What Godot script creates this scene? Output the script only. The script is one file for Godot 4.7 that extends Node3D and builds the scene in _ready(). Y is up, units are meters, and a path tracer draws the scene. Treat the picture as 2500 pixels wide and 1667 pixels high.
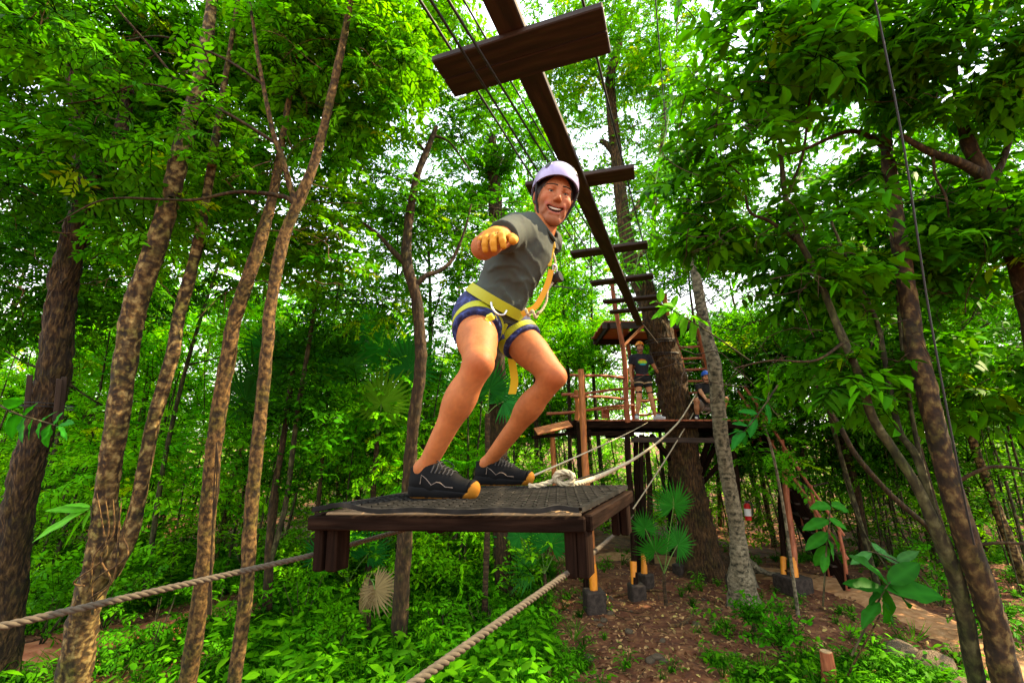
extends Node3D
# A rope-and-platform crossing in a tropical forest.

const F := 1111.0          # focal length in photograph pixels
const EYE := Vector3(0.0, 2.75, 0.0)
const PITCH := 12.8
var M := {}
var used := {}
var rng := RandomNumberGenerator.new()
var view: Basis
var hills := FastNoiseLite.new()
var wob := FastNoiseLite.new()


# ---------------------------------------------------------------- mesh building
class MB:
	var v := PackedVector3Array()
	var n := PackedVector3Array()
	var c := PackedColorArray()
	var ix := PackedInt32Array()

	func vert(p: Vector3, nn: Vector3, col := Color.WHITE) -> int:
		v.append(p); n.append(nn); c.append(col)
		return v.size() - 1

	func tri(a: int, b: int, d: int) -> void:
		var g := (v[d] - v[a]).cross(v[b] - v[a])
		if g.dot(n[a] + n[b] + n[d]) < 0.0:
			ix.append(a); ix.append(d); ix.append(b)
		else:
			ix.append(a); ix.append(b); ix.append(d)

	func quad(a: int, b: int, d: int, e: int) -> void:
		tri(a, b, d); tri(a, d, e)

	func face(pts: Array, nn: Vector3, col := Color.WHITE) -> void:
		var k := v.size()
		for p in pts:
			vert(p, nn, col)
		for i in range(1, pts.size() - 1):
			tri(k, k + i, k + i + 1)

	func flat(a: Vector3, b: Vector3, d: Vector3, out: Vector3, col := Color.WHITE) -> void:
		var g := (b - a).cross(d - a).normalized()
		if g.dot(out) < 0.0:
			g = -g
		face([a, b, d], g, col)

	func box(xf: Transform3D, s: Vector3, bev := 0.004, col := Color.WHITE) -> void:
		var h := s * 0.5
		bev = minf(bev, minf(h.x, minf(h.y, h.z)) * 0.6)
		var corner := {}
		for sx in [-1, 1]:
			for sy in [-1, 1]:
				for sz in [-1, 1]:
					var e := Vector3(sx * h.x, sy * h.y, sz * h.z)
					corner[[sx, sy, sz, 0]] = xf * (e - Vector3(0, sy * bev, sz * bev))
					corner[[sx, sy, sz, 1]] = xf * (e - Vector3(sx * bev, 0, sz * bev))
					corner[[sx, sy, sz, 2]] = xf * (e - Vector3(sx * bev, sy * bev, 0))
		var bs := xf.basis
		for s1 in [-1, 1]:
			face([corner[[s1, -1, -1, 0]], corner[[s1, 1, -1, 0]], corner[[s1, 1, 1, 0]], corner[[s1, -1, 1, 0]]], (bs.x * s1).normalized(), col)
			face([corner[[-1, s1, -1, 1]], corner[[1, s1, -1, 1]], corner[[1, s1, 1, 1]], corner[[-1, s1, 1, 1]]], (bs.y * s1).normalized(), col)
			face([corner[[-1, -1, s1, 2]], corner[[1, -1, s1, 2]], corner[[1, 1, s1, 2]], corner[[-1, 1, s1, 2]]], (bs.z * s1).normalized(), col)
			for s2 in [-1, 1]:
				face([corner[[s1, s2, -1, 0]], corner[[s1, s2, 1, 0]], corner[[s1, s2, 1, 1]], corner[[s1, s2, -1, 1]]], (bs.x * s1 + bs.y * s2).normalized(), col)
				face([corner[[s1, -1, s2, 0]], corner[[s1, 1, s2, 0]], corner[[s1, 1, s2, 2]], corner[[s1, -1, s2, 2]]], (bs.x * s1 + bs.z * s2).normalized(), col)
				face([corner[[-1, s1, s2, 1]], corner[[1, s1, s2, 1]], corner[[1, s1, s2, 2]], corner[[-1, s1, s2, 2]]], (bs.y * s1 + bs.z * s2).normalized(), col)
				for s3 in [-1, 1]:
					face([corner[[s1, s2, s3, 0]], corner[[s1, s2, s3, 1]], corner[[s1, s2, s3, 2]]], (bs.x * s1 + bs.y * s2 + bs.z * s3).normalized(), col)

	func ball(ctr: Vector3, bs: Basis, r: Vector3, col := Color.WHITE, nu := 12, nv := 8) -> void:
		var k := v.size()
		for j in nv + 1:
			var ph := PI * j / nv
			for i in nu + 1:
				var th := TAU * i / nu
				var q := Vector3(sin(ph) * cos(th), cos(ph), sin(ph) * sin(th))
				vert(ctr + bs * (q * r), (bs * (q / r)).normalized(), col)
		for j in nv:
			for i in nu:
				var a := k + j * (nu + 1) + i
				quad(a, a + 1, a + nu + 2, a + nu + 1)

	# a leaf folded along its midrib
	func leaf(b: Vector3, dir: Vector3, up: Vector3, ln: float, wd: float, col: Color, droop := 0.15) -> void:
		var s := dir.cross(up).normalized()
		var u := s.cross(dir).normalized()
		var m1 := b + dir * ln * 0.33 - u * wd * 0.1
		var m2 := b + dir * ln * 0.68 - u * (wd * 0.1 + ln * droop * 0.35)
		var tip := b + dir * ln - u * ln * droop
		var up1 := u * wd * 0.14
		var nl := (u - s * 0.32).normalized()
		var nr := (u + s * 0.32).normalized()
		var k := v.size()
		vert(b, u, col); vert(m1, u, col); vert(m2, u, col); vert(tip, u, col)
		vert(m1 - s * wd * 0.46 + up1 - dir * ln * 0.03, nl, col); vert(m2 - s * wd * 0.4 + up1 - dir * ln * 0.04, nl, col)
		vert(m1 + s * wd * 0.46 + up1 - dir * ln * 0.03, nr, col); vert(m2 + s * wd * 0.4 + up1 - dir * ln * 0.04, nr, col)
		for t in [[0, 4, 1], [4, 5, 2], [4, 2, 1], [5, 3, 2], [0, 1, 6], [6, 1, 2], [6, 2, 7], [7, 2, 3]]:
			tri(k + t[0], k + t[1], k + t[2])

	# a large leaf: many stations, a pale midrib, a gently wavy blade
	func big_leaf(b: Vector3, dir: Vector3, up: Vector3, ln: float, wd: float, col: Color, droop: float, wave: float) -> void:
		var s := dir.cross(up).normalized()
		var u := s.cross(dir).normalized()
		var k := v.size()
		var m := 10
		for i in m + 1:
			var t := float(i) / m
			var half := wd * .5 * pow(sin(PI * pow(t, .8)), .75) if i < m else 0.0
			var mid := b + dir * ln * t - u * ln * droop * t * t
			var tilt := .28 + .12 * sin(t * 9.0 + wave)
			for e in 5:
				var f := (e - 2) / 2.0
				var h := absf(f) * half * tilt + half * .12 * sin(t * 17.0 + wave + f * 2.0) * absf(f)
				var c := col * (1.35 if e == 2 else (1.0 + .12 * sin(t * 40.0)))
				c.a = 1.0
				vert(mid + s * f * half + u * h, (u - s * f * tilt).normalized(), c)
		for i in m:
			for e in 4:
				var a := k + i * 5 + e
				quad(a, a + 1, a + 6, a + 5)

	# a tube along points; col may be one colour
	func tube(p: PackedVector3Array, r: PackedFloat32Array, sides := 8, col := Color.WHITE, caps := true) -> void:
		var k := v.size()
		var m := p.size()
		var side := Vector3.ZERO
		for i in m:
			var t := (p[mini(i + 1, m - 1)] - p[maxi(i - 1, 0)]).normalized()
			if i == 0:
				side = t.cross(Vector3.UP if absf(t.y) < 0.9 else Vector3.RIGHT).normalized()
			else:
				side = (side - t * side.dot(t)).normalized()
			var w := t.cross(side)
			for j in sides:
				var a := TAU * j / sides
				var q := side * cos(a) + w * sin(a)
				vert(p[i] + q * r[i], q, col)
		for i in m - 1:
			for j in sides:
				var a := k + i * sides + j
				var b := k + i * sides + (j + 1) % sides
				quad(a, b, b + sides, a + sides)
		if caps:
			for e in [0, m - 1]:
				var t: Vector3 = (p[1] - p[0]).normalized() * -1.0 if e == 0 else (p[m - 1] - p[m - 2]).normalized()
				var pts := []
				for j in sides:
					pts.append(v[k + e * sides + j])
				face(pts, t, col)

	func add(o: MB, xf: Transform3D) -> void:
		var k := v.size()
		for i in o.v.size():
			vert(xf * o.v[i], (xf.basis * o.n[i]).normalized(), o.c[i])
		for i in o.ix:
			ix.append(k + i)

	func mesh(mat: Material) -> ArrayMesh:
		var a := []
		a.resize(Mesh.ARRAY_MAX)
		a[Mesh.ARRAY_VERTEX] = v
		a[Mesh.ARRAY_NORMAL] = n
		a[Mesh.ARRAY_COLOR] = c
		a[Mesh.ARRAY_INDEX] = ix
		var me := ArrayMesh.new()
		if v.size() and ix.size():
			me.add_surface_from_arrays(Mesh.PRIMITIVE_TRIANGLES, a)
			me.surface_set_material(0, mat)
		return me


# ---------------------------------------------------------------- bodies: a distance field on a grid, meshed by surface nets
class Field:
	var o: Vector3
	var h: float
	var nx: int
	var ny: int
	var nz: int
	var d := PackedFloat32Array()

	func _init(lo: Vector3, hi: Vector3, cell: float) -> void:
		o = lo; h = cell
		nx = int((hi.x - lo.x) / cell) + 2; ny = int((hi.y - lo.y) / cell) + 2; nz = int((hi.z - lo.z) / cell) + 2
		d.resize(nx * ny * nz)
		d.fill(1.0)

	func span(lo: Vector3, hi: Vector3) -> Array:
		var a := (lo - o) / h
		var b := (hi - o) / h
		return [maxi(int(a.x), 0), mini(int(b.x) + 2, nx), maxi(int(a.y), 0), mini(int(b.y) + 2, ny), maxi(int(a.z), 0), mini(int(b.z) + 2, nz)]

	func cap(a: Vector3, b: Vector3, ra: float, rb: float, k := 0.02) -> void:
		var pad := Vector3.ONE * (maxf(ra, rb) + k + h * 3.0)
		var s := span(a.min(b) - pad, a.max(b) + pad)
		var ba := b - a
		var l2 := maxf(ba.length_squared(), 1e-8)
		for z in range(s[4], s[5]):
			for y in range(s[2], s[3]):
				var at := (z * ny + y) * nx
				for x in range(s[0], s[1]):
					var p := Vector3(o.x + x * h, o.y + y * h, o.z + z * h) - a
					var t := clampf(p.dot(ba) / l2, 0.0, 1.0)
					var e := (p - ba * t).length() - ra - (rb - ra) * t
					var c := d[at + x]
					var q := maxf(k - absf(e - c), 0.0)
					d[at + x] = minf(e, c) - q * q * 0.25 / k

	func ell(ctr: Vector3, bs: Basis, r: Vector3, k := 0.02, cut := false) -> void:
		var m := maxf(r.x, maxf(r.y, r.z))
		var pad := Vector3.ONE * (m + k + h * 3.0)
		var s := span(ctr - pad, ctr + pad)
		var inv := bs.transposed()
		for z in range(s[4], s[5]):
			for y in range(s[2], s[3]):
				var at := (z * ny + y) * nx
				for x in range(s[0], s[1]):
					var p := inv * (Vector3(o.x + x * h, o.y + y * h, o.z + z * h) - ctr)
					var k0 := (p / r).length()
					var k1 := (p / (r * r)).length()
					var e := k0 * (k0 - 1.0) / maxf(k1, 1e-6)
					if k0 < 0.2:
						e = -minf(r.x, minf(r.y, r.z)) * 0.8
					var c := d[at + x]
					if cut:
						e = -e
						var q := maxf(k - absf(e - c), 0.0)
						d[at + x] = maxf(e, c) + q * q * 0.25 / k
					else:
						var q := maxf(k - absf(e - c), 0.0)
						d[at + x] = minf(e, c) - q * q * 0.25 / k

	# keep only what lies behind the plane, within reach of its point
	func cut(pt: Vector3, nrm: Vector3, reach: float) -> void:
		var s := span(pt - Vector3.ONE * reach, pt + Vector3.ONE * reach)
		for z in range(s[4], s[5]):
			for y in range(s[2], s[3]):
				var at := (z * ny + y) * nx
				for x in range(s[0], s[1]):
					var p := Vector3(o.x + x * h, o.y + y * h, o.z + z * h) - pt
					if p.length() < reach:
						d[at + x] = maxf(d[at + x], p.dot(nrm))

	func bend(band: float) -> void:
		for z in nz:
			for y in ny:
				var at := (z * ny + y) * nx
				for x in nx:
					if absf(d[at + x]) < band:
						d[at + x] += fold(Vector3(o.x + x * h, o.y + y * h, o.z + z * h))

	func sample(p: Vector3) -> float:
		var g := (p - o) / h
		var x := int(g.x)
		var y := int(g.y)
		var z := int(g.z)
		if g.x < 0 or g.y < 0 or g.z < 0 or x >= nx - 1 or y >= ny - 1 or z >= nz - 1:
			return 1.0
		var f := g - Vector3(x, y, z)
		var i := (z * ny + y) * nx + x
		var j := i + nx * ny
		return lerpf(lerpf(lerpf(d[i], d[i + 1], f.x), lerpf(d[i + nx], d[i + nx + 1], f.x), f.y), lerpf(lerpf(d[j], d[j + 1], f.x), lerpf(d[j + nx], d[j + nx + 1], f.x), f.y), f.z)

	# from a point inside, outwards to the surface
	func out(p: Vector3, dir: Vector3, most := 0.4) -> Vector3:
		var t := 0.0
		while t < most:
			var e := sample(p + dir * t)
			if e > -0.0004:
				break
			t += maxf(-e * 0.6, 0.002)
		return p + dir * t

	func fold(_p: Vector3) -> float:
		return 0.0

	func shade(_p: Vector3, _g: Vector3) -> Color:
		return Color.WHITE

	func net(mb: MB, xf := Transform3D.IDENTITY) -> void:
		var index := {}
		var oy := nx
		var oz := nx * ny
		var off := [0, 1, oy, oy + 1, oz, oz + 1, oz + oy, oz + oy + 1]
		var edges := [[0, 1], [2, 3], [4, 5], [6, 7], [0, 2], [1, 3], [4, 6], [5, 7], [0, 4], [1, 5], [2, 6], [3, 7]]
		var reach := h * 2.0
		for z in nz - 1:
			for y in ny - 1:
				var at := (z * ny + y) * nx
				for x in nx - 1:
					var i := at + x
					if absf(d[i]) > reach:
						continue
					var neg := 0
					for k in off:
						if d[i + k] < 0.0:
							neg += 1
					if neg == 0 or neg == 8:
						continue
					var sum := Vector3.ZERO
					var cnt := 0
					for e in edges:
						var va := d[i + off[e[0]]]
						var vb := d[i + off[e[1]]]
						if (va < 0.0) != (vb < 0.0):
							var t := va / (va - vb)
							var pa := Vector3(e[0] & 1, (e[0] >> 1) & 1, e[0] >> 2)
							var pb := Vector3(e[1] & 1, (e[1] >> 1) & 1, e[1] >> 2)
							sum += pa.lerp(pb, t)
							cnt += 1
					var p := o + (Vector3(x, y, z) + sum / cnt) * h
					var q := p
					var hh := h * 0.8
					var g := Vector3(sample(q + Vector3(hh, 0, 0)) - sample(q - Vector3(hh, 0, 0)), sample(q + Vector3(0, hh, 0)) - sample(q - Vector3(0, hh, 0)), sample(q + Vector3(0, 0, hh)) - sample(q - Vector3(0, 0, hh))).normalized()
					index[i] = mb.vert(xf * p, (xf.basis * g).normalized(), shade(p, g))
		for i in index:
			var s: bool = d[i] < 0.0
			# the cell's own first corner is the shared corner of three edges
			if (d[i + 1] < 0.0) != s and index.has(i - oy) and index.has(i - oz) and index.has(i - oy - oz):
				mb.quad(index[i], index[i - oy], index[i - oy - oz], index[i - oz])
			if (d[i + oy] < 0.0) != s and index.has(i - 1) and index.has(i - oz) and index.has(i - 1 - oz):
				mb.quad(index[i], index[i - 1], index[i - 1 - oz], index[i - oz])
			if (d[i + oz] < 0.0) != s and index.has(i - 1) and index.has(i - oy) and index.has(i - 1 - oy):
				mb.quad(index[i], index[i - 1], index[i - 1 - oy], index[i - oy])


# ---------------------------------------------------------------- places
func W(px: float, py: float, d: float) -> Vector3:   # a point seen at that place of the photograph, d metres along the view
	return EYE + view.x * ((px - 1250.0) / F * d) + view.y * ((833.5 - py) / F * d) - view.z * d


func G(px: float, py: float, lift := 0.0) -> Vector3:   # where that line of sight meets the ground
	var dir := (W(px, py, 1.0) - EYE).normalized()
	var y := 0.0
	var p := EYE
	for k in 5:
		p = EYE + dir * ((EYE.y - y) / maxf(-dir.y, 0.02))
		y = ground(p.x, p.z)
	return p + Vector3(0, lift, 0)


func GD(px: float, z: float) -> Vector3:   # the ground z metres ahead, under that column
	var dep := z * cos(deg_to_rad(PITCH)) - EYE.y * sin(deg_to_rad(PITCH))
	var x := (px - 1250.0) / F * dep
	return Vector3(x, ground(x, -z), -z)


func ground(x: float, z: float) -> float:
	var away := maxf(-z - 14.0, 0.0) * 0.035
	return hills.get_noise_2d(x * 6.0, z * 6.0) * 0.16 + hills.get_noise_2d(x * 40.0, z * 40.0) * 0.03 + away


func numbered(called: String) -> String:
	used[called] = used.get(called, -1) + 1
	return called if used[called] == 0 else "%s_%03d" % [called, used[called]]


func meta(o: Node, label: String, category: String, group := "", kind := "") -> void:
	if label: o.set_meta("label", label)
	if category: o.set_meta("category", category)
	if group: o.set_meta("group", group)
	if kind: o.set_meta("kind", kind)


func thing(called: String, label: String, category: String, at := Vector3.ZERO, group := "") -> Node3D:
	var o := Node3D.new()
	o.name = numbered(called)
	add_child(o, true)
	o.position = at
	meta(o, label, category, group)
	return o


func part(parent: Node3D, called: String, me: Mesh, xf := Transform3D.IDENTITY) -> MeshInstance3D:   # xf in the world
	var o := MeshInstance3D.new()
	o.name = called if parent != self else numbered(called)
	o.mesh = me
	parent.add_child(o, true)
	o.global_transform = xf
	return o


func basis_z(dir: Vector3, up := Vector3.UP) -> Basis:   # local z along dir
	var z := dir.normalized()
	if absf(z.dot(up.normalized())) > 0.98:
		up = Vector3.RIGHT if absf(z.x) < 0.8 else Vector3.UP
	var x := up.cross(z).normalized()
	return Basis(x, z.cross(x), z)


# a board from a to b: w across, t thick (along up)
func board(parent: Node3D, called: String, a: Vector3, b: Vector3, w: float, t: float, mat: Material, up := Vector3.UP, bev := 0.005) -> MeshInstance3D:
	var mb := MB.new()
	mb.box(Transform3D.IDENTITY, Vector3(w, t, a.distance_to(b)), bev)
	return part(parent, called, mb.mesh(mat), Transform3D(basis_z(b - a, up), (a + b) * 0.5))


# a pole from a to b, a little crooked, in its own axes with the grain along z
func pole(parent: Node3D, called: String, a: Vector3, b: Vector3, ra: float, rb: float, mat: Material, crook := 0.3, sides := 10) -> MeshInstance3D:
	var mb := MB.new()
	var ln := a.distance_to(b)
	var p := PackedVector3Array()
	var r := PackedFloat32Array()
	var m := maxi(int(ln / 0.16), 3)
	var ph := rng.randf() * TAU
	for i in m + 1:
		var t := float(i) / m
		var bow := (sin(t * 7.0 + ph) - lerpf(sin(ph), sin(7.0 + ph), t)) * crook * ra
		p.append(Vector3(bow, bow * 0.6, (t - 0.5) * ln))
		r.append(lerpf(ra, rb, t) * (1.0 + 0.07 * sin(t * 23.0 + ph * 3.0)))
	mb.tube(p, r, sides)
	return part(parent, called, mb.mesh(mat), Transform3D(basis_z(b - a), (a + b) * 0.5))


func smooth(pts: Array, each: int) -> PackedVector3Array:
	var out := PackedVector3Array()
	for i in pts.size() - 1:
		var a: Vector3 = pts[maxi(i - 1, 0)]
		var b: Vector3 = pts[i]
		var c: Vector3 = pts[i + 1]
		var e: Vector3 = pts[mini(i + 2, pts.size() - 1)]
		for k in each:
			out.append(b.cubic_interpolate(c, a, e, float(k) / each))
	out.append(pts[-1])
	return out


# a laid rope: three strands wound round each other
func rope(mb: MB, pts: PackedVector3Array, r: float, pitch := 6.0, sides := 6) -> void:
	var line := PackedVector3Array()
	var at := PackedFloat32Array()
	var step := r * pitch / 8.0
	var run := 0.0
	for i in pts.size() - 1:
		var ln := pts[i].distance_to(pts[i + 1])
		var m := maxi(int(ln / step), 1)
		for k in m:
			line.append(pts[i].lerp(pts[i + 1], float(k) / m)); at.append(run + ln * k / m)
		run += ln
	line.append(pts[-1]); at.append(run)
	for s in 3:
		var p := PackedVector3Array()
		var rr := PackedFloat32Array()
		var side := Vector3.ZERO
		for i in line.size():
			var t := (line[mini(i + 1, line.size() - 1)] - line[maxi(i - 1, 0)]).normalized()
			side = t.cross(Vector3.UP if absf(t.y) < 0.9 else Vector3.RIGHT).normalized() if i == 0 else (side - t * side.dot(t)).normalized()
			var a := at[i] / (r * pitch) * TAU + s * TAU / 3.0
			p.append(line[i] + (side * cos(a) + t.cross(side) * sin(a)) * r * 0.5)
			rr.append(r * 0.56)
		mb.tube(p, rr, sides)


func sag(a: Vector3, b: Vector3, drop: float, m := 12) -> PackedVector3Array:
	var p := PackedVector3Array()
	for i in m + 1:
		var t := float(i) / m
		p.append(a.lerp(b, t) - Vector3(0, drop * 4.0 * t * (1.0 - t), 0))
	return p


func wire(parent: Node3D, called: String, pts: PackedVector3Array, r: float, mat: Material, sides := 6) -> MeshInstance3D:
	var mb := MB.new()
	var rr := PackedFloat32Array()
	rr.resize(pts.size())
	rr.fill(r)
	mb.tube(pts, rr, sides)
	return part(parent, called, mb.mesh(mat))


# ---------------------------------------------------------------- materials
func noise_map(freq: float, ramp: Array, seeded := 1, size := 256, octaves := 4, type := FastNoiseLite.TYPE_SIMPLEX_SMOOTH, warp := 0.0) -> NoiseTexture2D:
	var f := FastNoiseLite.new()
	f.seed = seeded
	f.noise_type = type
	f.frequency = freq
	f.fractal_octaves = octaves
	if warp > 0.0:
		f.domain_warp_enabled = true
		f.domain_warp_amplitude = warp
		f.domain_warp_frequency = freq * 1.5
	var t := NoiseTexture2D.new()
	t.noise = f
	t.width = size; t.height = size
	t.seamless = true
	if ramp.size():
		var g := Gradient.new()
		g.offsets = PackedFloat32Array()
		g.colors = PackedColorArray()
		var at := PackedFloat32Array()
		var col := PackedColorArray()
		for e in ramp:
			at.append(e[0]); col.append(lin(e[1], e[2], e[3]))
		g.offsets = at; g.colors = col
		t.color_ramp = g
	return t


func lin(r: float, g: float, b: float) -> Color:   # a real-world base colour
	return Color(r, g, b).linear_to_srgb()


func mat(rough := 0.8, col := Color.WHITE, vertex := true) -> StandardMaterial3D:
	var m := StandardMaterial3D.new()
	m.albedo_color = col
	m.roughness = rough
	m.metallic_specular = 0.4
	m.vertex_color_use_as_albedo = vertex
	m.cull_mode = BaseMaterial3D.CULL_DISABLED
	return m


func grained(ramp: Array, scale: Vector3, rough: float, relief: float, seeded: int, freq := 0.02, type := FastNoiseLite.TYPE_SIMPLEX_SMOOTH, warp := 0.0, world := false, fine := false) -> StandardMaterial3D:
	var m := mat(rough)
	m.albedo_texture = noise_map(freq, ramp, seeded, 512 if fine else 256, 6 if fine else 4, type, warp)
	m.uv1_triplanar = true
	m.uv1_world_triplanar = world
	m.uv1_scale = scale
	if relief > 0.0:
		m.heightmap_enabled = true
		m.heightmap_texture = noise_map(freq, [], seeded, 512 if fine else 256, 6 if fine else 4, type, warp)
		m.heightmap_scale = relief
	return m


func materials() -> void:
	var leaf := mat(0.5)
	leaf.metallic_specular = 0.14
	leaf.backlight_enabled = true
	leaf.backlight = Color(1.0, 1.0, 0.3)
	M.leaf = leaf
	M.dry = mat(0.85)
	M.dry.backlight_enabled = true
	M.dry.backlight = Color(0.4, 0.3, 0.2)
	# bark
	M.bark_rough = grained([[0, 0.0092, 0.005, 0.00124], [0.42, 0.0322, 0.016, 0.00496], [0.55, 0.0805, 0.042, 0.0124], [0.68, 0.1725, 0.1, 0.0341], [1, 0.345, 0.22, 0.0806]], Vector3(3.0, .62, 3.0), 0.95, 3.0, 11, 0.02, FastNoiseLite.TYPE_SIMPLEX_SMOOTH, 20.0, false, true)
	M.bark_deck = grained([[0, 0.0115, 0.005, 0.00124], [0.4, 0.05175, 0.025, 0.00682], [0.6, 0.1265, 0.065, 0.0186], [1, 0.299, 0.17, 0.0558]], Vector3(2.2, .5, 2.2), 0.95, 4.0, 12, 0.02, FastNoiseLite.TYPE_SIMPLEX_SMOOTH, 25.0, false, true)
	M.bark_mottled = grained([[0, 0.0138, 0.007, 0.00186], [0.4, 0.0345, 0.017, 0.00434], [0.45, 0.08625, 0.043, 0.00992], [0.53, 0.1265, 0.066, 0.0155], [0.57, 0.1955, 0.115, 0.031], [0.66, 0.23, 0.14, 0.04092], [0.7, 0.3565, 0.25, 0.093], [1, 0.46, 0.34, 0.1364]], Vector3(1.7, 1.35, 1.7), 0.9, 1.2, 23, 0.014, FastNoiseLite.TYPE_SIMPLEX_SMOOTH, 12.0, false, true)
	M.bark_ochre = grained([[0, 0.01725, 0.008, 0.00186], [0.4, 0.04025, 0.019, 0.00434], [0.45, 0.09775, 0.047, 0.01054], [0.57, 0.1437, 0.072, 0.01736], [0.63, 0.2185, 0.12, 0.03224], [1, 0.345, 0.21, 0.0682]], Vector3(2.2, 1.3, 2.2), 0.9, 1.2, 31, 0.016, FastNoiseLite.TYPE_SIMPLEX_SMOOTH, 12.0, false, true)
	M.bark_pale = grained([[0.0, .01, .01, .004], [.28, .018, .018, .008], [.33, .09, .075, .042], [.5, .14, .115, .068], [.58, .2, .165, .1], [1.0, .3, .26, .17]], Vector3(1.1, 1.2, 1.1), 0.9, 0.8, 47, 0.018, FastNoiseLite.TYPE_SIMPLEX_SMOOTH, 8.0, false, true)
	M.bark_dark = grained([[0, 0.0161, 0.008, 0.00248], [0.5, 0.0483, 0.025, 0.00744], [0.68, 0.092, 0.052, 0.01674], [1, 0.2185, 0.14, 0.0527]], Vector3(3.5, 1.2, 3.5), 0.92, 1.5, 53, 0.022)
	M.bark_lichen = grained([[0.0, .012, .009, .003], [.42, .035, .027, .009], [.5, .06, .052, .016], [.6, .1, .09, .032], [1.0, .24, .22, .11]], Vector3(2.2, 1.2, 2.2), 0.9, 0.8, 61, 0.02)
	M.bark_peel = grained([[0, 0.0115, 0.006, 0.00186], [0.45, 0.0322, 0.015, 0.00372], [0.52, 0.06325, 0.03, 0.00744], [0.62, 0.09775, 0.052, 0.01364], [0.68, 0.1725, 0.11, 0.0341], [1, 0.299, 0.21, 0.0744]], Vector3(1.3, .8, 1.3), 0.9, 1.2, 29, 0.016, FastNoiseLite.TYPE_SIMPLEX_SMOOTH, 16.0, false, true)
	var speck := noise_map(0.05, [[0.0, .35, .33, .3], [.5, .85, .85, .85], [1.0, 1, 1, 1]], 63, 256, 5)
	var whole := noise_map(0.02, [[0.0, 1, 1, 1], [1.0, 1, 1, 1]], 110, 16)
	for b in ["bark_rough", "bark_deck", "bark_mottled", "bark_ochre", "bark_pale", "bark_dark", "bark_lichen", "bark_peel"]:
		M[b].detail_enabled = true
		M[b].albedo_color = lin(.7, .7, .66) if b != "bark_pale" else Color.WHITE
		M[b].detail_blend_mode = BaseMaterial3D.BLEND_MODE_MUL
		M[b].detail_albedo = speck
		M[b].detail_mask = whole
		M[b].detail_uv_layer = BaseMaterial3D.DETAIL_UV_2
		M[b].uv2_triplanar = true
		M[b].uv2_scale = Vector3(5, 2.2, 5)
	M.bark_rough.albedo_color = lin(.5, .5, .47)
	M.bark_deck.albedo_color = lin(.62, .6, .56)
	# wood
	M.wood = grained([[0.0, .035, .016, .008], [.5, .1, .042, .02], [1.0, .2, .09, .045]], Vector3(5.0, 5.0, 0.6), 0.7, 0.3, 71, 0.02)
	M.wood_orange = grained([[0.0, .16, .05, .012], [.5, .32, .105, .024], [1.0, .5, .2, .06]], Vector3(4.0, 4.0, 0.5), 0.6, 0.3, 73, 0.02)
	M.wood_red = grained([[0.0, .13, .035, .013], [.5, .26, .072, .027], [1.0, .4, .14, .06]], Vector3(4.0, 4.0, 0.6), 0.65, 0.3, 79, 0.02)
	M.wood_dark = grained([[0.0, .004, .002, .001], [.5, .01, .005, .003], [1.0, .026, .014, .008]], Vector3(5.0, 5.0, 0.6), 0.75, 0.3, 83, 0.02)
	M.wood_dark.metallic_specular = 0.12
	M.wood_brown = grained([[0.0, .01, .0055, .003], [.5, .023, .0125, .0065], [1.0, .045, .026, .015]], Vector3(3.0, 3.0, 0.35), 0.75, 0.25, 87, 0.02)
	M.wood_tan = grained([[0.0, .16, .09, .04], [.5, .3, .19, .09], [1.0, .42, .29, .16]], Vector3(4.0, 4.0, 0.6), 0.7, 0.2, 89, 0.02)
	M.paint_orange = grained([[0.0, .5, .16, .01], [1.0, .75, .28, .02]], Vector3(2, 2, 1), 0.5, 0.1, 91, 0.02)
	M.concrete = grained([[0.0, .014, .009, .006], [1.0, .055, .04, .028]], Vector3(2, 2, 2), 0.9, 0.5, 93, 0.02)
	M.rubber = grained([[0.0, .008, .008, .007], [.6, .018, .017, .015], [1.0, .05, .043, .034]], Vector3(2, 2, 2), 0.8, 0.0, 97, 0.02)
	M.rubber.metallic_specular = 0.1
	M.rope = grained([[0.0, .22, .18, .11], [1.0, .46, .39, .26]], Vector3(8, 8, 8), 0.9, 0.0, 101, 0.03)
	M.rope_grey = grained([[0.0, .028, .021, .012], [1.0, .095, .073, .045]], Vector3(8, 8, 8), 0.9, 0.0, 103, 0.03)
	M.steel = mat(0.35, lin(.45, .45, .46), false)
	M.steel.metallic = 1.0
	M.cable = mat(0.5, lin(.02, .02, .02), false)
	# ground
	M.dirt = grained([[0.0, .06, .018, .005], [.45, .14, .045, .014], [.7, .22, .09, .03], [1.0, .34, .18, .075]], Vector3(.5, .5, .5), 0.95, 2.0, 107, 0.02, FastNoiseLite.TYPE_SIMPLEX_SMOOTH, 12.0, true)
	M.dirt.detail_enabled = true
	M.dirt.detail_blend_mode = BaseMaterial3D.BLEND_MODE_MUL
	M.dirt.detail_albedo = noise_map(0.08, [[0.0, .45, .42, .4], [1.0, 1, 1, 1]], 109)
	M.dirt.detail_mask = noise_map(0.02, [[0.0, 1, 1, 1], [1.0, 1, 1, 1]], 110, 16)
	M.sand = grained([[0.0, .22, .1, .032], [.5, .34, .17, .065], [1.0, .45, .26, .12]], Vector3(.7, .7, .7), 0.95, 1.0, 113, 0.03, FastNoiseLite.TYPE_SIMPLEX_SMOOTH, 0.0, true)
	M.red_earth = grained([[0.0, .2, .06, .022], [.5, .34, .11, .04], [1.0, .46, .2, .09]], Vector3(.7, .7, .7), 0.95, 1.0, 117, 0.03, FastNoiseLite.TYPE_SIMPLEX_SMOOTH, 0.0, true)
	M.stone = grained([[0.0, .03, .02, .01], [.5, .09, .062, .034], [1.0, .21, .16, .1]], Vector3(2, 2, 2), 0.9, 1.0, 127, 0.03)
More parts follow.
